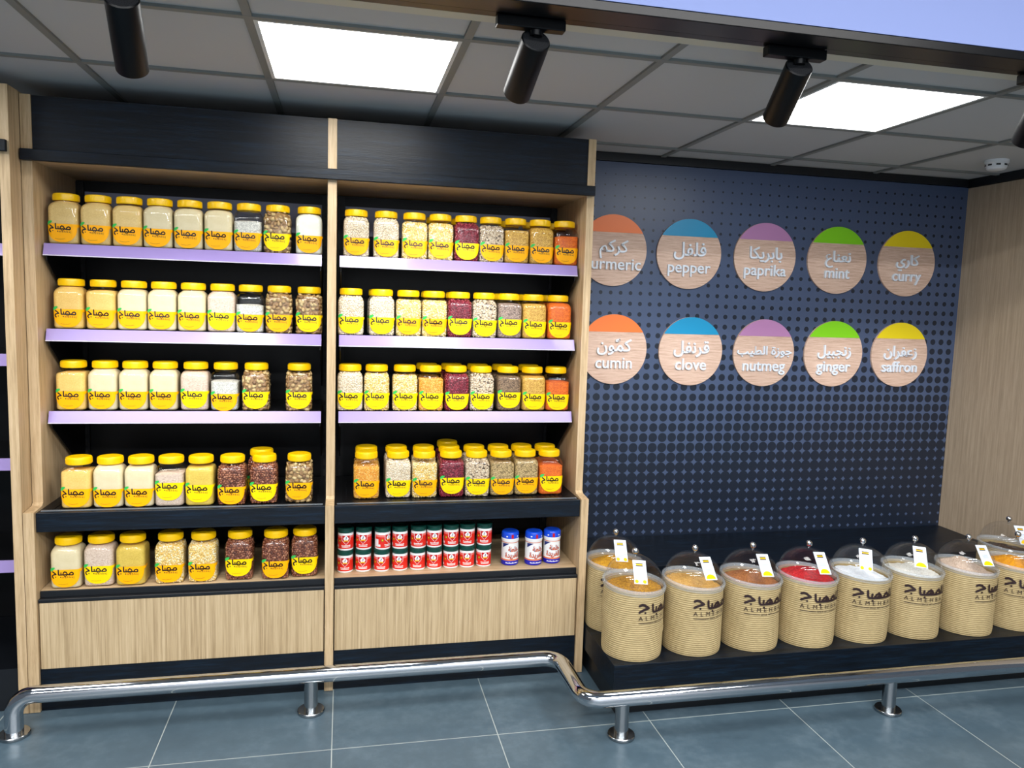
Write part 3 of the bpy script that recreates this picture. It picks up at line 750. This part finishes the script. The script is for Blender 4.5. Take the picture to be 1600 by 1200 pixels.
# ================================================================== RED CANS
CR, CHT = 0.0315, 0.094
def cyl_wrap(s, z, R): return (R*math.sin(s/R), -R*math.cos(s/R), z)
def band(s0, s1, z0, z1, R, n=24):
    v, f = [], []
    for i in range(n+1):
        s = s0+(s1-s0)*i/n; v += [cyl_wrap(s, z0, R), cyl_wrap(s, z1, R)]
    for i in range(n): f.append((2*i, 2*i+2, 2*i+3, 2*i+1))
    return v, f
def poly_wrap(pts, R, sub=6):
    """filled outline on the cylinder, cut in vertical strips so that it follows the curve"""
    xs = sorted({round(p[0], 5) for p in pts}); lo, hi = xs[0], xs[-1]; n = max(sub, int((hi-lo)/0.003))
    cols = [lo+(hi-lo)*i/n for i in range(n+1)]; v, f = [], []
    def span(x):
        zz = []
        for i in range(len(pts)):
            (x0, z0), (x1, z1) = pts[i], pts[(i+1) % len(pts)]
            if min(x0, x1)-1e-9 <= x <= max(x0, x1)+1e-9:
                if abs(x1-x0) < 1e-9: zz += [z0, z1]
                else: zz.append(z0+(z1-z0)*(x-x0)/(x1-x0))
        return min(zz), max(zz)
    for x in cols:
        a, b = span(min(max(x, lo), hi)); v += [cyl_wrap(x, a, R), cyl_wrap(x, b, R)]
    for i in range(n): f.append((2*i, 2*i+2, 2*i+3, 2*i+1))
    return v, f
can_body = lathe([(CR-0.002, 0.0), (CR, 0.002), (CR, 0.072), (CR-0.0015, 0.0755), (CR-0.003, 0.078)], 40, (True, True))
can_lid = lathe([(CR-0.001, 0.0735), (CR+0.0015, 0.074), (CR+0.0015, 0.082), (CR+0.0005, 0.0828), (CR+0.0005, 0.0838), (CR+0.0015, 0.0845), (CR+0.0015, 0.0915), (CR, 0.0935), (CR-0.004, CHT), (CR-0.006, 0.0925)], 40, (True, True))
can_label = mk(*join([band(-0.062, 0.098, 0.008, 0.054, CR+0.0005, 40), ]))
can_blush = mk(*band(-0.062, 0.098, 0.054, 0.063, CR+0.0005, 40))
shield = [(-0.016, 0.064), (0.016, 0.064), (0.016, 0.044), (0.0, 0.028), (-0.016, 0.044)]
shield_out = [(x*1.1, (z-0.046)*1.08+0.0455) for x, z in shield]
shield_out = [(p[0], min(p[1], 0.0645)) for p in shield_out]
can_sh_w = mk(*poly_wrap(shield_out, CR+0.0009)); can_sh = mk(*poly_wrap(shield, CR+0.0013))
def blob(cx, cz, a, b, R, k=14, p=2.0):
    return poly_wrap([(cx+a*math.copysign(abs(math.cos(2*PI*i/k))**(2/p), math.cos(2*PI*i/k)), cz+b*math.copysign(abs(math.sin(2*PI*i/k))**(2/p), math.sin(2*PI*i/k))) for i in range(k)], R)
can_hat = mk(*join([blob(0, 0.051, 0.0115, 0.009, CR+0.0017), blob(0, 0.058, 0.006, 0.005, CR+0.0017), poly_wrap([(-0.006, 0.043), (0.006, 0.043), (0.006, 0.047), (-0.006, 0.047)], CR+0.0017)]))
can_ribbon = mk(*poly_wrap([(-0.0095, 0.0385), (0.0, 0.0405), (0.0095, 0.0385), (0.0095, 0.0435), (0.0, 0.0455), (-0.0095, 0.0435)], CR+0.0020))
can_mark = mk(*join([blob(0.001, 0.0555, 0.0018, 0.004, CR+0.0021), blob(-0.001, 0.050, 0.004, 0.0012, CR+0.0021)]))
can_txt = mk(*join([poly_wrap([(-0.019+i*0.0042, 0.0195), (-0.0155+i*0.0042, 0.0195), (-0.0155+i*0.0042, 0.0195+(0.005 if i % 4 == 0 else 0.0035)), (-0.019+i*0.0042, 0.0195+(0.005 if i % 4 == 0 else 0.0035))], CR+0.0012) for i in range(9)] + [poly_wrap([(-0.018, 0.0145), (0.018, 0.0145), (0.018, 0.0172), (-0.018, 0.0172)], CR+0.0012)]))
can_seal = mk(*blob(-0.028, 0.041, 0.0062, 0.0062, CR+0.0011)); can_seal2 = mk(*blob(-0.028, 0.041, 0.0036, 0.0036, CR+0.0015))
can_panel = mk(*join([poly_wrap([(-0.062, 0.013), (-0.036, 0.013), (-0.036, 0.023), (-0.062, 0.023)], CR+0.0011), poly_wrap([(-0.062, 0.023), (-0.045, 0.023), (-0.045, 0.045), (-0.062, 0.045)], CR+0.0011)]))
cans = []
_can0 = None
CANX = [(.012, .100), (.086, .102), (.162, .094), (.238, .096), (.312, .095), (.383, .097), (.454, .099), (.524, .100), (.597, .101)]
for i, (x, y) in enumerate(CANX):
    for lv in (0, 1):
        lab = f"small green-lidded red can, {'upper' if lv else 'lower'} one of the {ORD[i]} stack from left"
        if lv and i == 2: lab = 'small red can turned to show its white side panel, upper of the third stack'
        rot = math.radians(random.uniform(-9, 9)) + (math.radians(46) if lv and i == 2 else 0) - math.radians(4)
        loc = (x+(random.uniform(-.002, .003) if lv else 0), y, 0.4635+lv*(CHT+0.0005))
        if _can0 is None:
            t = thing('food_can', lab, 'can', loc, (0, 0, rot), 'red cans stacked two high on the right bay'); _can0 = t
            put('can_body', can_body, WHITE_L, t); put('lid', can_lid, GREEN_LID, t)
            lb = put('label', can_label, RED_L, t)
            put('label_edge', can_blush, PINK_L, lb); put('shield_outline', can_sh_w, WHITE_L, lb); put('shield', can_sh, SHIELD_R, lb)
            put('hat_emblem', can_hat, WHITE_L, lb); put('ribbon', can_ribbon, YEL_L, lb); put('emblem_mark', can_mark, NAVY_L, lb)
            put('printed_lines', can_txt, WHITE_L, lb); put('seal', can_seal, OLIVE_L, lb); put('seal_centre', can_seal2, YEL_L, lb); put('side_panel', can_panel, WHITE_L, lb)
        else: dup(_can0, loc, (0, 0, rot), lab)

# ================================================================== BLUE AND WHITE JARS
DR = 0.0375
dip_body = lathe([(DR-0.004, 0.0), (DR-0.0005, 0.003), (DR, 0.008), (DR, 0.024), (DR-0.001, 0.034), (DR-0.0005, 0.055), (DR-0.001, 0.09), (DR-0.002, 0.1), (DR-0.0005, 0.106), (DR+0.0005, 0.111), (DR+0.0005, 0.117), (DR-0.002, 0.120)], 44, (True, True))
dip_lid = lathe([(DR-0.001, 0.1185), (DR, 0.1195), (DR, 0.138), (DR-0.0015, 0.1435), (DR-0.006, 0.1475), (DR-0.010, 0.148), (DR-0.016, 0.146)], 44, (True, True))
dip_base = lathe([(DR-0.0035, 0.0002), (DR, 0.003), (DR+0.0006, 0.008), (DR+0.0006, 0.022)], 44, (False, False))
dip_orange = mk(*join([band(-0.11, 0.11, 0.0225, 0.0285, DR+0.0005, 48), band(-0.11, 0.11, 0.1005, 0.103, DR-0.0007, 48)]))
dip_corner = mk(*poly_wrap([(-0.045, 0.098), (-0.014, 0.098), (-0.045, 0.078)], DR+0.0002))
def dip_text():
    R = DR+0.0011; parts = []
    for w, dx, z, wd in ((arabic('خلطة'), 0.006, 0.064, 0.048), (arabic('الفريدة'), 0.0, 0.037, 0.064)):
        v, f = glyph_run(w, wd, 0.045); v[:, 1] *= 1.25
        parts.append(([cyl_wrap(p[0]+dx, p[1]+z, R) for p in v], f))
    return mk(*join(parts))
def dip_text_in():
    R = DR+0.0016; parts = []
    for w, dx, z, wd in ((arabic('خلطة'), 0.006, 0.064, 0.048), (arabic('الفريدة'), 0.0, 0.037, 0.064)):
        v, f = glyph_run(w, wd*0.985, 0.016); v[:, 1] *= 1.25
        parts.append(([cyl_wrap(p[0]+dx, p[1]+z, R) for p in v], f))
    return mk(*join(parts))
dip_t, dip_t2 = dip_text(), dip_text_in()
dip_foot = mk(*join([poly_wrap([(-0.028+i*0.0048, 0.0105), (-0.0242+i*0.0048, 0.0105), (-0.0242+i*0.0048, 0.0135+0.002*(i % 3 == 0)), (-0.028+i*0.0048, 0.0135+0.002*(i % 3 == 0))], DR+0.0011) for i in range(12)]))
dip_tab = mk(*poly_wrap([(-0.0048, 0.1205), (0.0048, 0.1205), (0.0048, 0.1375), (-0.0048, 0.1375)], DR+0.0008))
dip_marks = mk(*join([poly_wrap([(s, 0.126), (s+0.007, 0.126), (s+0.007, 0.131), (s, 0.131)], DR+0.0006) for s in (-0.028, 0.023)]))
_d0 = None
for x, y, rz, lab in ((.714, .107, 4, 'blue-lidded white sauce jar standing alone right of the red cans'), (.817, .096, 8, 'blue-lidded white sauce jar, middle of the three, touching its right neighbour'), (.903, .108, -4, 'blue-lidded white sauce jar nearest the right oak side panel')):
    if _d0 is None:
        t = _d0 = thing('sauce_jar', lab, 'jar', (x, y, .4635), (0, 0, math.radians(rz)), 'blue and white jars on the right bay')
        put('jar_body', dip_body, WHITE_L, t); l = put('lid', dip_lid, BLUE_LID, t); put('lid_tab', dip_tab, SHIELD_R, l); put('lid_print', dip_marks, WHITE_L, l)
        b = put('base_band', dip_base, BLUE_L, t); put('foot_print', dip_foot, WHITE_L, b)
        put('orange_ring', dip_orange, ORANGE_L, t); put('corner_patch', dip_corner, NAVY_L, t)
        q = put('lettering', dip_t, NAVY_L, t); put('letter_fill', dip_t2, ORANGE_L, q)
    else: dup(_d0, (x, y, .4635), (0, 0, math.radians(rz)), lab)

# ================================================================== DISPLAY PLATFORM
dp = thing('display_platform', 'low black stepped platform under the ribbed spice bins', 'platform', (2.18, 0, 0))
def dpp(name, mb, m):
    me = mb.mesh(name); me.transform(Matrix.Translation((-2.18, 0, 0))); return put(name, me, m, dp)
dpp('plinth', MB().box(1.052, XR-0.005, -0.366, 0.59, 0.001, 0.106), BLACK_LAM)
dpp('platform_top', MB().box(1.032, XR-0.005, -0.385, 0.59, 0.1065, 0.208, 0.0015), BLACK_WOOD)
dpp('step', MB().box(1.032, XR-0.005, 0.142, 0.59, 0.2085, 0.408, 0.0015), BLACK_WOOD)

# ================================================================== SPICE BINS
BH, BR = 0.277, 0.1215
SLX, SLY = -0.055, 0.03        # the rims sit a little lower at the right
def bin_shape(seed):
    rs = np.random.default_rng(seed); n = 72; nz = 130; v, f = [], []
    ph = rs.uniform(0, 6.28, 6); am = rs.uniform(0.4, 1.0, 6)
    for k in range(nz+1):
        t = k/nz
        for i in range(n):
            a = 2*PI*i/n; x, y = math.cos(a), math.sin(a)
            z = t*(BH+SLX*0.127*x*0.9+SLY*0.127*y*0.9)
            r = BR-0.004*math.exp(-t*26)-0.003*math.exp(-(1-t)*14)
            r += 0.0005*math.sin(z*2*PI/0.0085)
            r += 0.0017*(am[0]*math.sin(2*a+ph[0]+t*3)+am[1]*math.sin(3*a+ph[1]-t*5)+0.6*am[2]*math.sin(5*a+ph[2]+9*t))*math.sin(PI*min(1, t*1.05))
            cr = (math.sin(a*1.0+ph[3])*0.5+t-0.45); r += 0.0028*am[4]*math.exp(-(cr/0.03)**2)*math.sin(PI*t)
            v.append((r*x, r*y, z))
    for k in range(nz):
        for i in range(n):
            j = (i+1) % n; f.append((k*n+i, k*n+j, (k+1)*n+j, (k+1)*n+i))
    f.append(tuple(range(n))[::-1])
    return mk(v, f, 60)
def tilt(me, z0):
    for v in me.vertices: v.co.z += z0+SLX*v.co.x+SLY*v.co.y
    me.update(); return me
rim_me = tilt(lathe([(0.1185, -0.016), (0.1240, -0.016), (0.1255, -0.008), (0.1285, -0.005), (0.1287, 0.003), (0.1265, 0.006), (0.119, 0.006), (0.1165, 0.001), (0.1165, -0.016)], 64, (False, False)), BH+0.006)
dome_prof = [(0.126, 0.0065), (0.1265, 0.011), (0.121, 0.0125), (0.1165, 0.0135)] + [(0.1150*math.cos(t), 0.014+0.097*math.sin(t)) for t in np.linspace(0.05, PI/2-0.06, 16)]
dome_me = tilt(lathe(dome_prof, 64, (False, True), 60), BH+0.006)
knob_me = MB().cyl((0, 0, 0.1105), (0, 0, 0.118), 0.0055, 16).ball((0, 0, 0.128), 0.0135).mesh(sm=60); tilt(knob_me, BH+0.006)
def heap(kind_seed, h, level, rough, lump):
    rs = np.random.default_rng(kind_seed); n = 48; m = 14; v = [(0, 0, level+h)]; f = []
    ph = rs.uniform(0, 6.28, 8); off = rs.uniform(-0.02, 0.02, 2)
    for k in range(1, m+1):
        r = 0.1140*k/m
        for i in range(n):
            a = 2*PI*i/n; x, y = r*math.cos(a), r*math.sin(a)
            d = math.hypot(x-off[0], y-off[1])/0.1165
            z = level+h*max(0, 1-d**1.3)+lump*(math.sin(38*x+ph[0])*math.cos(45*y+ph[1])+0.7*math.sin(95*x+ph[2])*math.sin(83*y+ph[3]))+rs.normal(0, rough)
            v.append((x, y, z+SLX*x+SLY*y))
    for i in range(n): f.append((0, 1+i, 1+(i+1) % n))
    for k in range(m-1):
        for i in range(n):
            j = (i+1) % n; a = 1+k*n; f.append((a+i, a+n+i, a+n+j, a+j))
    b = 1+(m-1)*n
    nb = len(v)
    for i in range(n): x, y, z = v[b+i]; v.append((x, y, 0.10))
    for i in range(n): j = (i+1) % n; f.append((b+i, nb+i, nb+j, b+j))
    f.append(tuple(nb+i for i in range(n)))
    return mk(v, f, 60)
def bin_text():
    R = BR+0.0042
    b, bf = text_geo('A L M E H B A J', width=0.188, bold=0.0, spacing=1.15); c, cf = text_geo('SINCE 1877', width=0.050, bold=0.012)
    out = [strokes(WORD_BIN, lambda x, y: cyl_wrap((x-268)*0.00035, 0.203+(y-8)*0.00036, R))]
    out += [mk([cyl_wrap(p[0], p[1]+dz, R) for p in v], f) for v, f, dz in ((b, bf, 0.172), (c, cf, 0.1575))]
    return out + [mk(*band(-0.094, -0.028, 0.1595, 0.1618, R, 16)), mk(*band(0.028, 0.094, 0.1595, 0.1618, R, 16))]
bin_let = bin_text()
def make_tag(half):
    """price card leaning on the dome"""
    az = 0.0; R = 0.121
    def P(u, h, off):   # u sideways, h height above the rim
        el = math.asin(min(0.98, max(0.0, (h-0.014)/0.099))); rr = 0.1205*math.cos(el)+off*math.cos(el); z = h+off*math.sin(el)
        ca, sa = math.sin(az), -math.cos(az)
        x = rr*ca - u*sa; y = rr*sa + u*ca
        return (x, y, z)
    hs = [0.036, 0.05, 0.064, 0.078, 0.09, 0.100]
    # one stiff card: straight line between its lower and upper edge, kept off the dome
    a0, a1 = Vector(P(0, hs[0], 0.006)), Vector(P(0, hs[-1], 0.010)); d = (a1-a0).normalized()
    ux = Vector((math.cos(az), math.sin(az), 0)); nrm = ux.cross(d).normalized()
    mid = (a0+a1)/2 + nrm*0.008; L = 0.094; Wd = 0.026
    def rect(u0, u1, t0, t1, off, th=0.0):
        c = [mid+ux*u+d*(t*L)+nrm*off for u, t in ((u0, t0), (u1, t0), (u1, t1), (u0, t1))]
        return c
    def solid(u0, u1, t0, t1, o0, o1):
        b = rect(u0, u1, t0, t1, o0)+rect(u0, u1, t0, t1, o1)
        return b, [(3, 2, 1, 0), (4, 5, 6, 7), (0, 1, 5, 4), (1, 2, 6, 5), (2, 3, 7, 6), (3, 0, 4, 7)]
    card = mk(*join([solid(-Wd, Wd, -0.5, 0.5, 0, 0.0012)]))
    logo = mk(*join([solid(-0.015, 0.013, 0.34, 0.37, 0.0013, 0.0018), solid(-0.015, 0.013, 0.24, 0.28, 0.0013, 0.0018)]))
    logo2 = mk(*join([solid(-0.014, 0.012, 0.28, 0.34, 0.0013, 0.0017)]))
    lines = mk(*join([solid(-0.013, 0.014, t, t+0.012, 0.0013, 0.0017) for t in (0.02, -0.05, -0.11)]))
    pts = []; n = 14
    if half:
        for i in range(n+1):
            t = PI*i/n; pts.append(mid+ux*(0.021*math.cos(t))+d*(-0.46*L+0.019*math.sin(t))+nrm*0.0016)
        sun = mk(pts, [tuple(range(n+1))])
    else:
        q = []
        for s in (-0.016, 0.015):
            q.append(([mid+ux*(s+0.0075*math.cos(2*PI*i/12))+d*(-0.40*L+0.0075*math.sin(2*PI*i/12))+nrm*0.0016 for i in range(12)], [tuple(range(12))]))
        sun = mk(*join(q))
    for m_ in (card, logo, logo2, lines, sun): tilt(m_, BH+0.006)
    return card, logo, logo2, lines, sun
TAG_A, TAG_B = make_tag(True), make_tag(False)
BINS = [  # x, y, words, heap colour a, b, heap height, tag, yaw, where
 (1.162, 0.006, 'golden yellow spice', (236, 178, 34), (190, 124, 12), .042, TAG_B, -6, 'standing behind the leftmost bin beside the shelving'),
 (1.150, -.255, 'olive yellow spice', (206, 150, 40), (140, 92, 16), 0.040, TAG_B, 12, 'first from left at the platform corner'),
 (1.412, -.248, 'tan yellow spice', (222, 176, 96), (186, 132, 56), 0.030, TAG_A, 10, 'second from left in the front row'),
 (1.675, -.243, 'reddish brown spice', (176, 112, 60), (134, 76, 34), 0.046, TAG_A, 4, 'third from left in the front row'),
 (1.934, -.248, 'bright red spice', (214, 30, 36), (150, 8, 18), 0.046, TAG_A, 0, 'fourth from left in the front row'),
 (2.196, -.244, 'bluish white crystals', (250, 252, 255), (232, 238, 244), .036, TAG_B, 12, 'fifth from left in the front row'),
 (2.458, -.242, 'ivory white crystals', (250, 247, 238), (226, 220, 206), .044, TAG_A, 2, 'sixth from left in the front row'),
 (2.730, -.250, 'pinkish beige powder', (226, 204, 184), (190, 160, 138), .056, TAG_A, 26, 'seventh from left in the front row'),
 (3.002, -.240, 'orange yellow powder', (250, 176, 14), (214, 128, 4), .050, TAG_A, 14, 'eighth in the front row'),
 (3.190, -.004, 'dark spice', (70, 48, 36), (34, 24, 20), .018, TAG_A, 10, 'at the rear against the oak wall'),
]
TAZ = [-7, -10, 6, 0, -1, -28, -26, -4, 0, -10]
for i, (x, y, words, ca, cb, h, tg, yaw, where) in enumerate(BINS):
    taz = TAZ[i]; yaw = (-3, 32, 20, 3.5, 0.3, -5, -8, 19.5, -18, 10)[i]
    t = thing('spice_bin', f'ribbed tan domed bin of {words}, {where}', 'spice bin', (x, y, 0.2085), (0, 0, 0), 'ribbed spice bins on the platform')
    b = put('bag', bin_shape(i+3), JUTE, t)
    for nm, me in zip(('arabic_lettering', 'latin_lettering', 'date_lettering', 'rule_line', 'rule_line'), bin_let):
        le = put(nm, me, INK_BROWN, b); le.rotation_euler.z = math.radians(yaw)
    put('rim', rim_me, ACRYLIC_RIM, t)
    d = put('dome', dome_me, ACRYLIC, t); put('knob', knob_me, CHROME, d)
    put('contents', heap(i+20, h, BH-0.020, 0.0016, 0.0022), powder(f'spice_{i}', ca, cb, 260, 0.55), t, kind='stuff')
    c = put('price_card', tg[0], CARD, t); c.rotation_euler.z = math.radians(taz)
    for nm, me, m_ in (('card_logo', tg[1], INK), ('card_logo_band', tg[2], YEL_L), ('card_lines', tg[3], INK_BLUE), ('card_spot', tg[4], LAB_Y)): put(nm, me, m_, c)

# ================================================================== ROUND SIGNS
SR = 0.1755
disc_me = None
def sector_cap(zc, r):
    a0 = math.asin(zc/r); pts = [(r*math.cos(a), r*math.sin(a)) for a in np.linspace(a0, PI-a0, 40)]
    return pts
DB = MB().cyl((0, 0.0, 0), (0, -0.0105, 0), SR, 72).mesh(sm=40)
CAPM = MB().prism_xz(sector_cap(0.088, SR-0.0003)[::-1], -0.0125, -0.0106).mesh()
SIGNS = [(1.300, 1.870, 'orange', 'كركم', 'turmeric', 0.150), (1.706, 1.869, 'blue', 'فلفل', 'pepper', 0.176), (2.130, 1.871, 'mauve', 'بابريكا', 'paprika', 0.186), (2.552, 1.873, 'green', 'نعناع', 'mint', 0.150), (2.977, 1.873, 'yellow', 'كاري', 'curry', 0.140),
         (1.325, 1.379, 'orange', 'كمون', 'cumin', 0.182), (1.743, 1.376, 'blue', 'قرنفل', 'clove', 0.196), (2.158, 1.375, 'mauve', 'جوزة الطيب', 'nutmeg', 0.315), (2.570, 1.377, 'green', 'زنجبيل', 'ginger', 0.200), (2.978, 1.379, 'yellow', 'زعفران', 'saffron', 0.205)]
pw = np.ptp(text_geo('pepper')[0][:, 0]); ESC = 0.231/pw
def raised(v, f_, y0, y1):
    return ([(p[0], y0 if p[2] < 0 else y1, p[1]) for p in v], f_)
for i, (x, z, col, ar, en, aw) in enumerate(SIGNS):
    t = thing('round_sign', f'round wood wall sign with {col} cap reading {en}', 'sign', (x, YB-0.0005, z), group='round spice signs on the halftone wall')
    put('disc', DB, SIGN_WOOD, t); put('colour_cap', CAPM.copy(), CAPS[col], t)
    v, f_ = text_geo(en, height=ESC, bold=0.008, extrude=0.5); v = v.copy()
    w = np.ptp(v[:, 0]); k = min(1.0, 0.300/w); v[:, 0] *= k
    p1 = ([(p[0], -0.0107 if p[2] < 0 else -0.0205, p[1]-0.094) for p in v], f_)
    put('english_lettering', mk(*p1), LETTER_W, t)
    v, f_ = glyph_run(arabic(ar), aw, 0.014, 0.5)
    if en == 'nutmeg': v[:, 1] *= 0.92
    parts = [([(p[0], -0.0107 if p[2] < 0 else -0.0200-0.01*(p[2]-1), p[1]-0.008) for p in v], f_)]
    if en == 'cumin':
        sv, sf = text_geo('\uFE7C', width=0.024, bold=0.02, extrude=0.5); sv = sv.copy(); sv[:, 1] -= sv[:, 1].min()
        parts.append(([(p[0]+0.018, -0.0107 if p[2] < 0 else -0.0205, p[1]+0.036) for p in sv], sf))
    put('arabic_lettering', mk(*join(parts)), LETTER_W, t)

# ================================================================== GUARD RAIL
gr = thing('guard_rail', 'polished steel guard rail on short floor posts in front of the shelves', 'rail', (0, 0, 0))
RZ, PR = 0.150, 0.0305
def arc(c, a, b, n=8):
    """quarter bend between unit directions a and b about centre c, radius = |a|"""
    c, a, b = Vector(c), Vector(a), Vector(b); return [tuple(c+a*math.cos(t)+b*math.sin(t)) for t in np.linspace(0, PI/2, n)]
R1 = 0.07
path = [(-1.139, -.165, 0.012)] + arc((-1.139+R1, -.165, RZ-R1), (-R1, 0, 0), (0, 0, R1)) + arc((.872-R1, -.165-R1, RZ), (0, R1, 0), (R1, 0, 0)) + arc((.872+R1, -.52+R1, RZ), (-R1, 0, 0), (0, -R1, 0)) + [(4.3, -.52, RZ)]
put('pipe', tube(path, PR, 24), CHROME, gr)
def foot(x, y, post=True):
    if post: put('post', MB().cyl((x, y, 0.012), (x, y, RZ-0.012), 0.026, 28).mesh(sm=40), CHROME2, gr)
    fo = lathe([(0.050, 0.0005), (0.051, 0.002), (0.051, 0.011), (0.049, 0.0135), (0.030, 0.0138)], 40, (True, True)); fo.transform(Matrix.Translation((x, y, 0)))
    put('floor_flange', fo, CHROME2, gr)
foot(-1.139, -.165, False); foot(-.113, -.165); foot(1.02, -.52); foot(2.16, -.52); foot(3.3, -.52)
